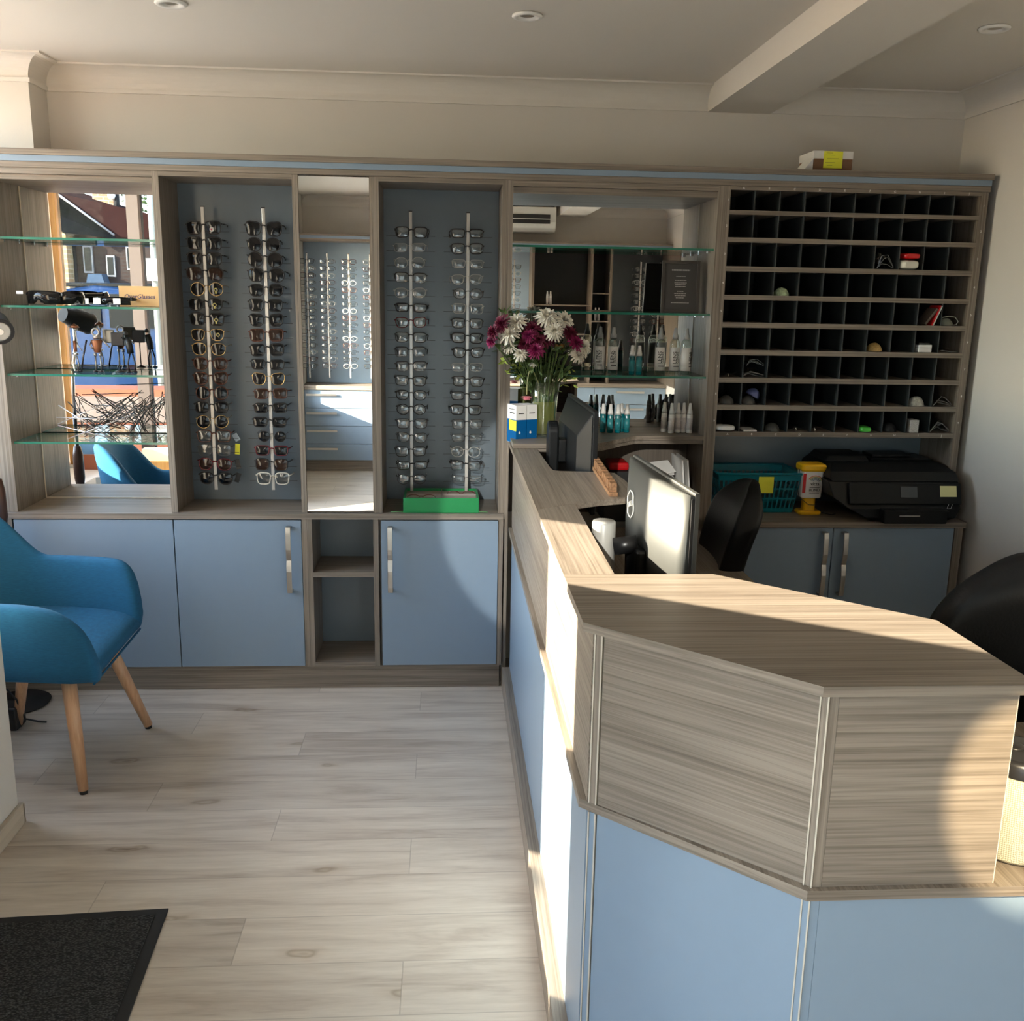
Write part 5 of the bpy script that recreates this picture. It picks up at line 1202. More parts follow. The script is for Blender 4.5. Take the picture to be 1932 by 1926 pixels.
# ------------------------------------------------------------------ spectacles on rods
def lens_outline(shape, a, h, n=28):
    out = []
    for k in range(n):
        t_ = 2*PI*k/n; c, s = math.cos(t_), math.sin(t_)
        if shape == 'round': e = 1.0
        elif shape in ('square', 'browline'): e = .52
        elif shape == 'rect': e = .48
        elif shape == 'panto': e = .8
        else: e = .72
        x = math.copysign(abs(c)**e, c); z = math.copysign(abs(s)**e, s)
        if shape in ('square', 'rect', 'browline', 'panto', 'aviator'): x *= 1-(.16 if shape != 'aviator' else .24)*(1-z)/2
        if shape == 'cat': x *= 1-.2*(1-z)/2; z += .22*max(0, x)*(.5+.5*z)
        if shape == 'aviator': z = z*(1.05 if z < 0 else .85)
        out.append((a*x, h*z))
    return out
GCACHE = {}
def spectacles(shape, rim_m, lens_m, a=.0265, h=.0205, rt=.0018, parts=True, arm='open'):
    key = (shape, rim_m.name, lens_m.name, a, h, rt, parts)
    if key in GCACHE: return copy_tree(GCACHE[key])
    t = thing('sunglasses' if lens_m in (SUN_L, SUN_B, SUN_G) else 'spectacles', 'x', 'sunglasses' if lens_m in (SUN_L, SUN_B, SUN_G) else 'spectacles', world=False)
    cx_ = a+.0085; fr = MB(); lens = []
    for s_ in (-1, 1):
        o = lens_outline(shape, a, h)
        pts = [(s_*(cx_+p[0]), .35*(p[0]+a)**2/.05*.1, p[1]) for p in o]
        if shape == 'browline':
            fr.tube(pts, rt*.45, 6, True)
            up = [p for p, q in zip(pts, o) if q[1] > h*.25]; up.sort(key=lambda p: p[0]); fr.tube(up, rt*1.25, 6)
        else:
            fr.tube(pts, rt, 6, True)
        l = MB(); n = len(pts); cxx = s_*cx_; rows_ = [[(cxx+(p[0]-cxx)*q, p[1]*q+.0016*(1-q)-.0034*(1-q*q)-.0006, p[2]*q) for p in pts] for q in (.02, .35, .7, 1)]
        l.grid(rows_, closed_u=True); rb = [[(x_, y_+.0012, z_) for (x_, y_, z_) in r] for r in rows_[::-1]]; l.grid(rb, closed_u=True)
        lens.append(l)
    fr.tube([(-.010, 0, h*.42), (0, -.001, h*.55), (.010, 0, h*.42)], rt*1.05, 6)
    xe = cx_+a
    for s_ in (-1, 1): fr.tube([(s_*(xe-.002), .001, h*.55), (s_*(xe+.003), .004, h*.58), (s_*(xe+.0035), .010, h*.55)], rt*1.1, 6)
    arms = []
    for s_ in (-1, 1):
        arms.append(MB().tube([(s_*(xe+.0035), .009, h*.55), (s_*(xe+.004), .055, h*.50), (s_*(xe+.002), .088, h*.42), (s_*(xe-.001), .100, h*.1), (s_*(xe-.002), .106, -h*.55)], [rt*1.0, rt*.9, rt*1.0, rt*1.1, rt*.9], 6))
    if parts:
        fr.build('frame', rim_m, t)
        for l in lens: l.build('lens', lens_m, t)
        for ar in arms: ar.build('temple', rim_m, t)
    else:
        o = MB()
        for mb in [fr]+arms: o.add(mb.v, mb.f, 0, True)
        for mb in lens: o.add(mb.v, mb.f, 1)
        bpy.data.objects.remove(t)
        t = tag(o.build('spectacles', [rim_m, lens_m]), 'x', 'spectacles')
    GCACHE[key] = t
    return t
ORD = ['top', 'second', 'third', 'fourth', 'fifth', 'sixth', 'seventh', 'eighth', 'ninth', 'tenth', 'eleventh', 'twelfth', 'thirteenth', 'fourteenth', 'fifteenth', 'sixteenth', 'seventeenth', 'lowest']
def rod(lab, x, y, z0, z1, zs, facing=1, peg=True, ybk=None):
    t = thing('display_rod', lab, 'display rod', (x, y, z0), group='upright spectacle rods')
    MB().box(x-.006, x+.006, y-.004, y+.004, z0, z1).build('rod_bar', ACRYL, t, bevel=.001)
    MB().box(x-.007, x+.007, y-.005, y+.005, z1+.0002, z1+.004).build('cap', BLACK, t)
    if ybk is not None:
        for zz in (z1-.055, (z0+z1)/2, z0+.05):
            MB().tube([(x, y+.004*facing, zz), (x, ybk, zz)], .004, 10).build('wall_bracket', CHROME, t)
    if peg:
        p0 = None
        for z in zs:
            if p0 is None:
                p0 = MB().tube([(x-.092, y+.012*facing, z-.012), (x-.05, y+.016*facing, z-.012), (x, y+.0055*facing, z-.012), (x+.05, y+.016*facing, z-.012), (x+.092, y+.012*facing, z-.012)], .0008, 5).build('peg', GUNM, t); zr = z
            else:
                p = p0.copy(); COL.objects.link(p); p.parent = t; p.location = (0, 0, z-zr)
    return t
K_ = BLACK; T = TORT; G_ = GOLD; D = GUNM; C_ = CLEARF
zrow = [1.758-.05545*i for i in range(18)]
cA = [('square', K_, SUN_L, 'black square'), ('square', K_, SUN_L, 'black wide square'), ('square', K_, SUN_L, 'black navy-tinted square'), ('panto', K_, SUN_B, 'big rounded brown-lensed'), ('round', G_, SUN_L, 'gold-rimmed rounded'), ('panto', K_, SUN_L, 'black rounded'), ('square', K_, SUN_L, 'black square'), ('aviator', G_, SUN_L, 'gold-rimmed square'), ('panto', G_, SUN_L, 'gold-rimmed rounded'), ('panto', T, SUN_B, 'tortoiseshell'), ('cat', T, SUN_B, 'red-brown tortoiseshell'), ('round', T, SUN_L, 'dark tortoiseshell round'), ('panto', K_, SUN_L, 'black thick wraparound'), ('round', G_, SUN_L, 'thin gold round'), ('square', T, SUN_G, 'brown-framed grey-lensed'), ('square', D, SUN_G, 'thin dark grey-lensed'), ('panto', REDBR, SUN_B, 'wine-brown rounded'), ('panto', K_, SUN_L, 'black rounded')]
cB = [('cat', K_, SUN_L, 'large black winged'), ('round', K_, SUN_L, 'black round'), ('round', K_, SUN_L, 'large black round'), ('panto', K_, SUN_L, 'large black rounded'), ('panto', K_, SUN_L, 'black rounded'), ('square', K_, SUN_L, 'black square'), ('cat', K_, SUN_L, 'black winged'), ('square', T, SUN_B, 'brown-black square'), ('square', K_, SUN_L, 'black square'), ('rect', K_, SUN_L, 'black oblong'), ('cat', G_, SUN_L, 'gold-topped winged'), ('rect', T, SUN_B, 'tortoiseshell oblong'), ('rect', K_, SUN_L, 'black oblong'), ('rect', K_, SUN_L, 'black wide oblong'), ('round', D, SUN_L, 'small thin metal round'), ('rect', REDBR, SUN_L, 'dark purple square'), ('square', K_, SUN_B, 'black wine-lensed'), ('square', WFRAME, SUN_G, 'pearl-white square')]
cC = [('square', K_, LENS, 'bold black square'), ('rect', C_, LENS, 'rimless clear'), ('round', C_, LENS, 'clear round'), ('browline', K_, LENS, 'black browline'), ('panto', C_, LENS, 'clear thin-rimmed'), ('rect', K_, LENS, 'bold black oblong'), ('cat', REDBR, LENS, 'dark red winged'), ('square', K_, LENS, 'black square'), ('browline', K_, LENS, 'black half-rimmed'), ('browline', D, LENS, 'grey half-rimmed'), ('square', K_, LENS, 'black square'), ('panto', K_, LENS, 'black rounded'), ('round', K_, LENS, 'black round'), ('square', D, LENS, 'dark square'), ('cat', K_, LENS, 'thin black winged'), ('square', K_, LENS, 'black square'), ('rect', K_, LENS, 'black oblong'), ('round', D, LENS, 'thin dark round')]
cD = [('rect', K_, LENS, 'bold black oblong'), ('square', K_, LENS, 'bold black square'), ('rect', C_, LENS, 'clear rimless'), ('aviator', C_, LENS, 'clear thin-rimmed'), ('round', D, LENS, 'thin dark round'), ('square', C_, LENS, 'clear grey square'), ('square', K_, LENS, 'black square'), ('square', K_, LENS, 'bold black square'), ('cat', K_, LENS, 'bold black winged'), ('rect', C_, LENS, 'clear rimless'), ('square', K_, LENS, 'black square'), ('rect', K_, LENS, 'black oblong'), ('square', K_, LENS, 'bold black square'), ('square', D, LENS, 'thin dark square'), ('rect', D, LENS, 'thin dark oblong'), ('round', C_, LENS, 'grey round'), ('browline', K_, LENS, 'bold black browline'), ('rect', D, LENS, 'thin dark oblong')]
rg = random.Random(2)
CA_ = []
cols = [(cA, -.905, 'left rod of the sunglasses bay', 'sunglasses on the left rod'), (cB, -.683, 'right rod of the sunglasses bay', 'sunglasses on the right rod'),
        (cC, -.140, 'left rod of the clear-spectacle bay', 'spectacles on the left clear rod'), (cD, .076, 'right rod of the clear-spectacle bay', 'spectacles on the right clear rod')]
YR = .155
TAGY = pm('yellow_lens_tag', (.70, .62, .22, 1), .5); PINK = pm('pink_dot', (.6, .1, .15, 1), .5)
for ci, (styles, x, where, grp) in enumerate(cols):
    sun = ci < 2
    rod(('steel display rod, ' if not sun else 'clear display rod, ')+where, x, YR, .768, 1.832, zrow, 1, True, .2395 if sun else .2595)
    for i, (shp, rm, lm, desc) in enumerate(styles):
        small = 'small' in desc
        thin = any(w in desc for w in ('thin', 'clear', 'rimless', 'gold', 'metal'))
        bold = 'bold' in desc or 'thick' in desc or (sun and not thin)
        a_, h_ = ((.0275, .0225) if sun else (.0258, .0185)) if not small else (.024, .019)
        if shp == 'round': a_, h_ = a_*.92, h_*1.08
        if shp == 'rect': h_ *= .82
        if 'large' in desc or 'big' in desc: a_ *= 1.08; h_ *= 1.1
        rt = .0009 if 'rimless' in desc else (.0012 if thin else (.0024 if bold else .0018))
        g = spectacles(shp, rm, lm, round(a_, 4), round(h_, 4), rt)
        dx = rg.uniform(-.004, .004)
        g.location = (x+dx, YR-.0085, zrow[i]+.0); g.rotation_euler = (rg.uniform(-.06, .06), rg.uniform(-.03, .03), rg.uniform(-.07, .07) + (.02 if sun else 0))
        kind = 'sunglasses' if sun else 'spectacles'
        g['label'] = f'{desc} {kind}, {ORD[i]} pair on the {where}'; g['group'] = grp
        g['category'] = kind
        if ci == 0: CA_.append(g)
# ------------------------------------------------------------------ opposite wall unit (seen in the mirrors)
OY = -4.77; OBK = YF+.002
BLUE2 = MATS['blue_laminate']
t = thing('drawer_cabinet', 'long blue drawer cabinet reflected in the narrow mirror', 'cabinet', (.3, -4.9, 0))
box('body', -1.24, 2.03, OBK, OY-.019, .094, .708, WDARK, t)
for x0, x1 in ((-1.238, -.62), (-.616, .06), (.064, .70), (.704, 1.36), (1.364, 2.028)):
    for z0, z1 in ((.097, .237), (.241, .393), (.397, .547), (.551, .705)):
        d = box('drawer_front', x0, x1, OY-.0185, OY, z0, z1, BLUE2, t); d['_o'] = t['_o']
        xc = (x0+x1)/2 if x0 > -1 else -1.08; MB().box(xc-.13, xc+.13, OY+.018, OY+.026, z1-.048, z1-.030).build('handle', STEEL, d)
tag(box('cabinet_plinth', -1.24, 2.03, OY-.03, OY-.022, .001, .0935, W[0], origin=(.3, OY, 0)), 'oak kickboard of the cabinet reflected in the mirror', 'plinth')
tag(box('worktop', -1.24, 2.03, OBK, OY+.02, .7085, .744, W[0], origin=(.3, OY, .71)), 'oak worktop reflected in the narrow mirror', 'worktop')
t = thing('display_wall', 'blue-backed spectacle display wall reflected in the mirrors', 'display cabinet', (.3, -4.95, .744))
m = MB(); m.box(-1.24, 2.03, OBK, OY, 1.943, 1.962); m.box(-1.24, 2.03, OBK, OY+.004, 1.984, 2.0); m.build('top_board', W[0], t)
box('blue_stripe', -1.24, 2.03, OBK, OY+.002, 1.9625, 1.9835, BLUE2, t)
box('back_panel', -1.24, .755, OBK, OBK+.012, .745, 1.9425, BLUE2, t)
box('back_panel', 1.49, 2.004, OBK, OBK+.012, .745, 1.9425, pm('shade_toned_panel', (.045, .06, .068, 1), .3), t)  # second back is darker: the shade at this end is put into its colour
box('end_panel', 2.005, 2.03, OBK, -4.35, .745, 1.9425, WDARK, t)  # deep dark end added so the sun strip falls on it
box('black_panel', .78, 1.47, OBK, OBK+.012, .745, 1.9425, SLOT, t)
m = MB(); m.box(.755, .779, OBK, OY, .745, 1.9425); m.box(1.471, 1.489, OBK, OY, .745, 1.9425); m.box(1.30, 1.312, OBK, OY, .745, 1.9425); m.build('upright', WDARK, t)  # uprights take the darker oak in place of shade
for (xa, xb, za) in ((.78, 1.299, 1.18), (.78, 1.299, 1.44), (1.313, 1.47, 1.30), (1.313, 1.47, 1.55)): MB().box(xa, xb, OBK+.013, OY-.01, za, za+.012).build('shelf', WDARK, t)
for k, (x, z) in enumerate(((.91, 1.4525), (.94, 1.4525), (1.36, 1.3125), (1.39, 1.3125))):
    place(P3, x, OY-.10, z, f'small white spray bottle on the wall opposite, mirrored pair, {("left", "right")[k % 2]} one of the {("left", "right")[k//2]} pair', 'mirrored white bottles on the opposite wall')
gi = 0
for k, (x, nm, n_) in enumerate(((-1.19, 'first from left', 16), (-1.02, 'second from left', 16), (-.84, 'third from left', 16), (-.66, 'fourth from left', 16), (.605, 'beside the black bay', 15), (1.77, 'just beyond black bay', 15), (1.95, 'far beyond black bay', 15))):
    rod(f'display rod on the opposite wall, {nm}, seen in the mirror', x, OY-.12, .80, 1.845, [], -1, False, OBK+.013)
    for i in range(n_):
        rm = (K_, D, T, C_)[(i*3+k) % 4]; shp = ('square', 'round', 'rect', 'panto')[(i+k) % 4]
        g = spectacles(shp, rm, LENS, .0258, .0195, .0018, False)
        g.location = (x, OY-.12+.0085, 1.78-.0585*i); g.rotation_euler = (0, 0, PI)
        g['label'] = f'{({"black_plastic": "black", "dark_metal": "dark metal", "tortoise_brown": "tortoiseshell", "clear_grey_acetate": "clear"})[rm.name]} spectacles on the opposite wall, {ORD[i]} on rod {nm}'
        g['group'] = 'mirrored spectacles on the opposite wall'
for key, o in GCACHE.items():
    pass
# air conditioner
t = thing('air_conditioner', 'white wall-mounted air conditioner reflected in the right mirror', 'air conditioner', (.5, YF, 2.08))
ACW = pm('ac_white', (.68, .68, .63, 1), .4)
m = MB(); m.prism([(YF+.001, 2.085), (YF+.22, 2.085), (YF+.27, 2.12), (YF+.285, 2.17), (YF+.285, 2.30), (YF+.001, 2.30)], .10, .965, axis='x'); m.build('casing', ACW, t, bevel=.008)
m = MB(); m.box(.14, .91, YF+.2855, YF+.292, 2.155, 2.235); m.build('outlet_slot', BLACK, t)
m = MB(); m.box(.13, .92, YF+.2925, YF+.30, 2.190, 2.197); m.build('outlet_vane', ACW, t)
m = MB(); m.box(.12, .95, YF+.05, YF+.27, 2.3005, 2.312); m.build('top_grille', BLACK, t)
# price tags and stickers (added after all copies are made)
for i, g in enumerate(CA_):
        if i == 0: MB().lathe([(0, 0), (.0085, 0), (.0085, .0006), (0, .0006)], seg=20).xf(Matrix.Translation((.030, -.003, -.006)) @ Matrix.Rotation(PI/2, 4, 'X')).build('round_sticker', PAPER, g); MB().lathe([(0, 0), (.0035, 0), (.0035, .0006), (0, .0006)], seg=16).xf(Matrix.Translation((.029, -.0038, -.006)) @ Matrix.Rotation(PI/2, 4, 'X')).build('sticker_dot', PINK, g)
        if i in (4, 5, 6, 7):
            px = .034 if i != 7 else .040; m = MB(); m.tube([(px+.006*math.cos(a), -.003, -.002+.006*math.sin(a)) for a in [2*PI*k/16 for k in range(16)]], .0013, 6, True)
            if i != 7: m.box(px-.003, px+.003, -.004, -.0025, -.016, -.008)
            m.build('lens_tag', TAGY, g)
        if i == 14: MB().box(-.010, .010, -.0006, .0006, -.030, .0).xf(Matrix.Translation((.072, .03, .004)) @ Matrix.Rotation(-.5, 4, 'Y')).build('hang_tag', pm('pale_blue_tag', (.4, .5, .6, 1), .4), g)
        if i == 15: MB().box(-.009, .009, -.0006, .0006, -.030, .012).xf(Matrix.Translation((.083, .03, .008)) @ Matrix.Rotation(.1, 4, 'Y')).build('hang_tag', YELLOW, g)
        if i in (16, 17): MB().box(-.009, .009, -.0006, .0006, -.026, .012).xf(Matrix.Translation((.080, .03, .006)) @ Matrix.Rotation(-.25 if i == 16 else .3, 4, 'Y')).build('hang_tag', BLACK, g)
# ------------------------------------------------------------------ the street outside the nook window (seen in the left mirror)
ASPH = pm('asphalt', (.10, .10, .105, 1), .9, bump=.3, bscale=60)
PAVE = pm('paving_slabs', (.52, .46, .40, 1), .9, var=.1, vscale=4)
struct(MB().box(-30, -9, -45, 8, -.30, -.10).build('ground', ASPH))
struct(MB().box(-8.99, -2.25, -45, 8, -.30, -.10).build('ground', PAVE))
struct(MB().box(-30, 30, -45, -5.35, -.30, -.1001).build('ground', ASPH))
struct(MB().box(-2.2, -1.42, -5.2, -1.23, -.30, .0).build('pavement', PAVE))
BRW = brick_mat('orange_brick', (.26, .09, .05, 1), (.20, .07, .04, 1), (.22, .18, .15, 1), 1, .22, .075)
tag(MB().box(-4.2, -1.5, -3.15, -2.9, -.1, .60).build('garden_wall', BRW, None, (-2.8, -3, -.1)), 'low orange brick wall outside, seen in the left mirror', 'wall')
tag(MB().box(-4.22, -1.48, -3.17, -2.88, .6005, .78).build('wall_coping', pm('pale_stone', (.27, .21, .18, 1), .9, var=.15, vscale=9), None, (-2.8, -3, .6)), 'pale stone band on the brick wall, seen in the left mirror', 'coping')
tag(MB().box(-4.22, -1.48, -3.17, -2.88, .7805, .83).build('brick_course', pm('terracotta_tile', (.38, .12, .06, 1), .8, var=.2, vscale=8), None, (-2.8, -3, .78)), 'row of terracotta bricks on top of the garden wall, seen in the left mirror', 'bricks')
# window display: pale box, blue card, tile, glass jar
tag(box('display_card', -1.96, -1.70, NY+.012, NY+.018, .5855, .755, pm('sky_blue_card', (.20, .45, .75, 1), .5), origin=(-1.83, NY, .5855)), 'sky-blue card standing in the nook window, seen in the left mirror', 'card')
tag(box('display_carton', -1.62, -1.43, NY+.010, NY+.06, .6355, .700, pm('cream_card', (.75, .74, .5, 1), .5), origin=(-1.53, NY, .6355)), 'cream carton on the nook window sill, seen in the left mirror', 'box')
tag(box('display_plank', -1.65, -1.42, NY+.008, NY+.07, .5855, .635, GOLDW, origin=(-1.53, NY, .5855), bevel=.004), 'rough wooden plank under the cream carton in the window', 'plank')
tag(box('terracotta_tile', -1.93, -1.83, NY+.03, NY+.05, .5855, .665, MATS['terracotta_tile'], origin=(-1.88, NY, .5855)), 'terracotta tile standing on the nook window sill', 'tile')
# blue car
t = thing('parked_car', 'blue car parked in the street, seen in the left mirror', 'car', (-3.3, -6.3, -.1))
CARB = pm('car_blue', (.012, .05, .15, 1), .25, .3, coat=.5)
def car_side(y, w): return y
prof = [(-5.3, .18), (-5.3, .75), (-5.15, 1.05), (-4.6, 1.12), (-4.25, 1.44), (-3.5, 1.55), (-2.7, 1.50), (-2.15, 1.14), (-1.35, 1.0), (-1.1, .8), (-1.08, .2)]
m = MB(); rows = []
for (y, s_) in ((-7.25, .93), (-7.15, 1.0), (-6.6, 1.0), (-5.95, 1.0), (-5.85, .94)):
    rows.append([(px, y, .0+(pz-.0)*(.97 if s_ < 1 else 1)) for px, pz in prof])
m.grid(rows, closed_u=True, smooth=False); k = len(prof); m.f += [list(range(k)), list(range(4*k, 5*k))[::-1]]; m.mi += [0, 0]; m.sm += [False]*2
m.build('car_body', CARB, t, bevel=.04, bseg=3, weld=True)
CG = pm('car_glass', (.012, .016, .018, 1), .12, spec=.25)
m = MB()
for x0, x1 in ((-4.2, -3.42), (-3.34, -2.6)): m.prism([(x0, 1.14), (x1, 1.14), (x1-(.0 if x1 < -3 else .12), 1.47), (x0+(.18 if x0 < -4 else 0), 1.47)], -5.845, -5.828, axis='y')
m.build('side_window', CG, t)
m = MB(); m.box(-4.1, -2.8, -7.05, -5.95, 1.535, 1.575); m.build('roof_panel', CG, t, bevel=.01)
for wx in (-4.55, -1.95):
    w_ = MB().lathe([(.0, -.10), (.20, -.10), (.31, -.08), (.32, .0), (.31, .08), (.2, .1), (0, .1)], seg=28); w_.xf(Matrix.Translation((wx, -5.93, .22)) @ Matrix.Rotation(PI/2, 4, 'X')); wl = w_.build('wheel', BLACKM, t); wl['_o'] = t['_o']
    h_ = MB().lathe([(.0, -.02), (.2, -.02), (.19, .02), (0, .03)], seg=16); h_.xf(Matrix.Translation((wx, -5.82, .22)) @ Matrix.Rotation(PI/2, 4, 'X')); h_.build('hub_cap', STEEL, wl)
MB().box(-1.12, -1.06, -6.2, -5.9, .72, .82).build('headlamp', PAPER, t)
# houses across the street
BRD = brick_mat('shaded_brick', (.05, .028, .02, 1), (.036, .022, .017, 1), (.05, .042, .036, 1), 1, .22, .075)  # low brick tone, the shade of other buildings is put into the colour
BRS = brick_mat('flint_and_brick', (.55, .33, .16, 1), (.30, .26, .13, 1), (.62, .52, .38, 1), 1, .30, .10)
SLATE = pm('slate_roof', (.006, .007, .009, 1), .95, spec=.1, var=.2); TILE = pm('brown_tile_roof', (.035, .014, .012, 1), .95, spec=.1, var=.2, vscale=6)  # roof colours darkened to stand for shade from neighbouring buildings
t = thing('house', 'old brick house with brown tiled roof across the street, seen in the left mirror', 'house', (-7.5, -19, -1))
MB().box(-8.03, -4.0, -19.5, -18.02, -1.5, 2.62).build('front_wall', BRD, t)
m = MB(); m.prism([(-9.6, -1.5), (-8.06, -1.5), (-8.06, 2.60), (-9.0, 3.22), (-9.6, 2.9)], -19.3, -17.6, axis='y'); m.build('gable_wall', BRS, t)
def slab(nm, v, m_, th=.08):
    a = [Vector(p) for p in v]; n = (a[1]-a[0]).cross(a[2]-a[0]).normalized()*th; mm = MB(); k = len(a)
    mm.add(a+[p+n for p in a], [tuple(range(k))[::-1], tuple(range(k, 2*k))]+[(i, (i+1) % k, k+(i+1) % k, k+i) for i in range(k)]); return mm.build(nm, m_, t)
slab('roof', [(-9.7, -17.5, 2.95), (-8.98, -17.5, 3.30), (-8.0, -17.5, 2.62), (-7.1, -17.9, 2.55), (-8.35, -18.9, 3.55), (-9.7, -18.9, 3.55)], SLATE, .03)
slab('roof', [(-8.35, -17.95, 3.48), (-7.15, -17.95, 2.58), (-4.0, -17.95, 2.58), (-4.0, -18.7, 3.1), (-6.6, -18.7, 3.12), (-8.3, -18.7, 3.62)], TILE, .03)
MB().tube([(-8.35, -17.9, 3.50), (-7.15, -17.9, 2.62)], .025, 6).build('ridge_flashing', pm('lead_grey', (.35, .35, .36, 1), .6), t)
for (x0, x1, z0, z1) in ((-7.86, -7.66, 1.82, 2.40), (-7.38, -7.20, 1.75, 2.2), (-6.95, -6.8, 1.9, 2.4)):
    f = MB().box(x0, x1, -18.019, -17.96, z0, z1).build('window', pm('white_window_frame', (.3, .3, .3, 1), .5) if 'white_window_frame' not in MATS else MATS['white_window_frame'], t); f['_o'] = t['_o']
    MB().box(x0+.03, x1-.03, -17.9595, -17.95, z0+.04, z1-.04).build('pane', CG, f)
m = MB(); m.prism([(-7.72, 1.50), (-7.28, 1.50), (-7.36, 1.80), (-7.64, 1.80)], -17.9, -17.55, axis='y'); m.build('door_canopy', pm('blue_canopy', (.03, .07, .13, 1), .7), t)
MB().box(-7.62, -7.38, -18.019, -17.98, -.5, 1.49).build('door', pm('dark_door', (.05, .05, .055, 1), .6), t)
CHB = brick_mat('chimney_brick', (.52, .30, .17, 1), (.38, .22, .13, 1), (.55, .48, .38, 1), 1, .22, .075)
c1 = MB().box(-7.74, -7.30, -18.9, -18.45, 2.9, 3.72).build('chimney', CHB, t); c1['_o'] = t['_o']
MB().box(-7.78, -7.26, -18.95, -18.40, 3.721, 3.86).build('chimney_crown', pm('pale_render', (.65, .55, .42, 1), .9), c1)
for dx in (-.12, .0, .12): MB().tube([(-7.52+dx, -18.65, 3.861), (-7.52+dx, -18.65, 4.1)], .05, 12).build('chimney_pot', PAPER, c1)
c2 = MB().box(-8.7, -8.23, -18.9, -18.5, 3.2, 4.4).build('chimney', CHB, t)
m = MB(); m.lathe([(0, 0), (.06, .008), (.10, .03), (.10, .034), (0, .01)], seg=20); m.xf(Matrix.Translation((-7.30, -18.3, 3.48)) @ Euler((PI/2, 0, .3)).to_matrix().to_4x4()); m.build('satellite_dish', PAPER, t)
MB().tube([(-7.24, -18.4, 2.9), (-7.20, -18.4, 3.4), (-7.24, -18.4, 3.9)], .055, 8).build('drain_pipe', BLACKM, t)
MB().tube([(-8.05, -17.98, -1.2), (-8.05, -17.98, 2.5)], .05, 8).build('downpipe', BLACKM, t)
# tree behind the roof
t = thing('leafy_tree', 'leafy tree rising behind the roof, seen in the left mirror', 'tree', (-6.9, -21, -1))
MB().tube([(-6.95, -21, -1), (-6.9, -21, 2.5), (-7.0, -21, 4.0)], [.2, .14, .05], 8).build('trunk', pm('bark', (.08, .06, .04, 1), .9), t)
m = MB(); rr = random.Random(4)
for k in range(900):
    p = Vector((-6.95+rr.gauss(0, .45), -21+rr.gauss(0, .4), 3.5+rr.gauss(0, .55))); d = Vector((rr.uniform(-1, 1), rr.uniform(-1, 1), rr.uniform(-1, 1))); leaf(m, p, d, d.cross(Vector((rr.random(), .3, rr.random()))), .12, .035)
m.build('foliage', pm('tree_leaf', (.10, .15, .04, 1), .7, var=.3), t)
# sunlit terrace farther right, white pole
t = thing('terrace_house', 'sunlit terrace beyond the lamp post, seen in the left mirror', 'house', (-5, -24, -1))
MB().box(-6.9, -2.0, -26, -24.02, -1.5, 2.6).build('front_wall', CHB, t); slab('roof', [(-6.9, -24, 2.6), (-2, -24, 2.6), (-2, -25.2, 3.3), (-6.9, -25.2, 3.3)], TILE)
for k in range(3): MB().box(-6.5+k*1.3, -6.1+k*1.3, -24.019, -23.98, 1.2, 1.9).build('window', MATS['white_window_frame'], t)
t = thing('lamp_post', 'pale metal post standing in the street, seen in the left mirror', 'post', (-2.97, -6.6, -.1))
MB().tube([(-2.72, -5.3, -.1), (-2.72, -5.3, 2.35), (-2.73, -5.3, 3.2)], [.035, .03, .03], 12).build('pole', pm('galvanised_grey', (.50, .53, .48, 1), .5), t)
MB().box(-2.78, -2.66, -5.26, -5.24, 1.6, 1.8).build('sign_plate', PAPER, t)
# ------------------------------------------------------------------ light
w = bpy.data.worlds.new('sky'); SC.world = w; w.use_nodes = True; nt = w.node_tree; bg = nt.nodes['Background']
sk = nt.nodes.new('ShaderNodeTexSky'); sk.sky_type = 'NISHITA'; sk.sun_disc = False; sk.sun_elevation = math.radians(24); sk.sun_rotation = math.radians(-59); sk.air_density = 1.2; sk.dust_density = .8; sk.ozone_density = 1.5
hs = nt.nodes.new('ShaderNodeHueSaturation'); hs.inputs['Saturation'].default_value = .72; nt.links.new(sk.outputs[0], hs.inputs['Color']); nt.links.new(hs.outputs[0], bg.inputs[0]); bg.inputs['Strength'].default_value = 1.35
sd = Vector((1, -.6, -.397)).normalized()
s = bpy.data.lights.new('sun', 'SUN'); s.energy = 20; s.angle = math.radians(.5); s.color = (1, .86, .66)
so = bpy.data.objects.new('sun', s); COL.objects.link(so); so.rotation_euler = sd.to_track_quat('-Z', 'Y').to_euler(); so.location = (-6, 4, 4)
def portal(nm, loc, sx, sy, d):
    l = bpy.data.lights.new(nm, 'AREA'); l.shape = 'RECTANGLE'; l.size = sx; l.size_y = sy; l.cycles.is_portal = True
    o = bpy.data.objects.new(nm, l); COL.objects.link(o); o.location = loc; o.rotation_euler = Vector(d).to_track_quat('-Z', 'Z').to_euler()
portal('sky_portal_front', ((NX+XL)/2, NY-.14, 1.36), .78, 1.6, (0, 1, 0))
portal('sky_portal_side', (NX-.17, -.46, 1.6), 1.2, 1.45, (1, 0, 0))
portal('sky_portal_window', (XL-.17, -4.15, 1.3), 1.1, 1.35, (1, 0, 0))
portal('sky_portal_door', (XL-.17, -3.1, .81), .85, 1.65, (1, 0, 0))
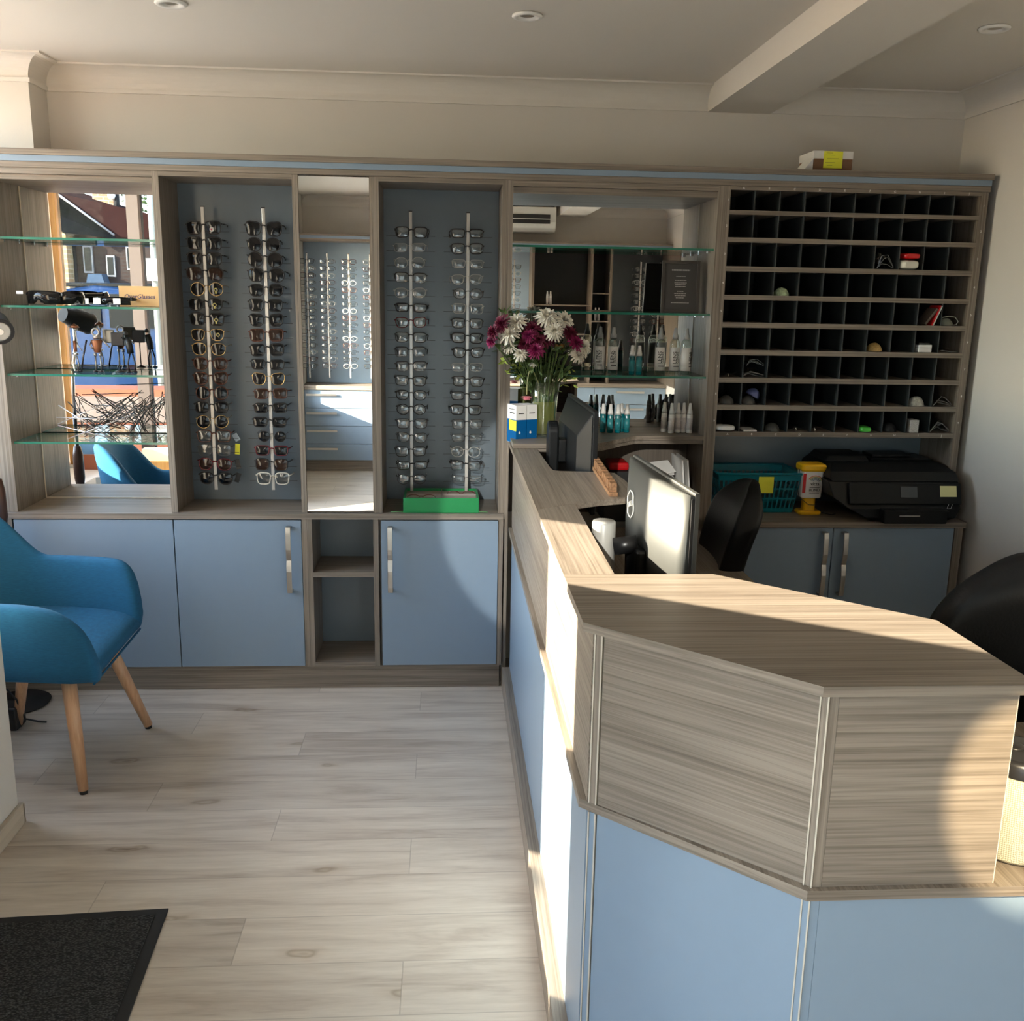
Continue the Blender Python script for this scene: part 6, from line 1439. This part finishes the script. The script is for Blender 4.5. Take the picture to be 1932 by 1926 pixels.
# added, unseen spotlights in place of an unknown source (they throw the round patches on the desk and the cabinet)
def spot(nm, loc, target, e, ang, blend, col, lab, r=.02):
    t = thing('added_spotlight', lab, 'ceiling light', loc)
    d = (Vector(target)-Vector(loc)).normalized(); p = Vector(loc)
    MB().tube([(p.x, p.y, CZ-.001), p-d*.03], .006, 8).build('stem', WHITE, t)
    MB().tube([p-d*.09, p-d*.005], [.03, .035], 20).build('lamp_head', WHITE, t)
    l = bpy.data.lights.new(nm, 'SPOT'); l.energy = e; l.spot_size = ang; l.spot_blend = blend; l.color = col; l.shadow_soft_size = r
    o = bpy.data.objects.new(nm, l); COL.objects.link(o); o.location = p+d*.01; o.rotation_euler = d.to_track_quat('-Z', 'Y').to_euler()
spot('spot_round', (.35, -4.1, 2.15), (.90, -2.352, .79), 330, math.radians(7.2), .06, (1, .80, .50), 'added unseen spotlight aimed at the front of the desk')
spot('spot_corner', (-.15, -4.3, 2.1), (.66, -2.33, .55), 30, math.radians(17), .55, (.95, .95, .85), 'added unseen spotlight aimed at the desk corner')
spot('spot_cabinet', (-.55, -4.4, 2.1), (.46, -.02, .70), 260, math.radians(12.2), .12, (.95, .93, .85), 'added unseen spotlight aimed at the cabinets')
# ------------------------------------------------------------------ camera
cam = bpy.data.cameras.new('camera'); co = bpy.data.objects.new('camera', cam); COL.objects.link(co); SC.camera = co
cam.sensor_fit = 'HORIZONTAL'; cam.sensor_width = 36; cam.lens = 36*1824.2/1932; cam.clip_start = .02; cam.clip_end = 300
yaw, pitch, roll = -.0687, -.2203, -.018
R_ = Matrix.Rotation(yaw, 3, 'Z') @ Matrix.Rotation(pitch, 3, 'X') @ Matrix.Rotation(roll, 3, 'Y')
X_, Yv, Zv = R_ @ Vector((1, 0, 0)), R_ @ Vector((0, 1, 0)), R_ @ Vector((0, 0, 1))
co.matrix_world = Matrix(((X_.x, Zv.x, -Yv.x, 0), (X_.y, Zv.y, -Yv.y, -3.6379), (X_.z, Zv.z, -Yv.z, 1.5391), (0, 0, 0, 1)))
# ------------------------------------------------------------------ clean up and render settings
for o in bpy.data.objects:
    if '_o' in o: del o['_o']
SC.view_settings.view_transform = 'Standard'; SC.view_settings.look = 'None'; SC.view_settings.gamma = 1; SC.view_settings.use_curve_mapping = False
SC.view_settings.exposure = 1.15
SC.cycles.use_denoising = True
SC.cycles.max_bounces = 12; SC.cycles.diffuse_bounces = 6; SC.cycles.glossy_bounces = 6; SC.cycles.transmission_bounces = 6; SC.cycles.transparent_max_bounces = 24
SC.cycles.caustics_reflective = False; SC.cycles.caustics_refractive = False
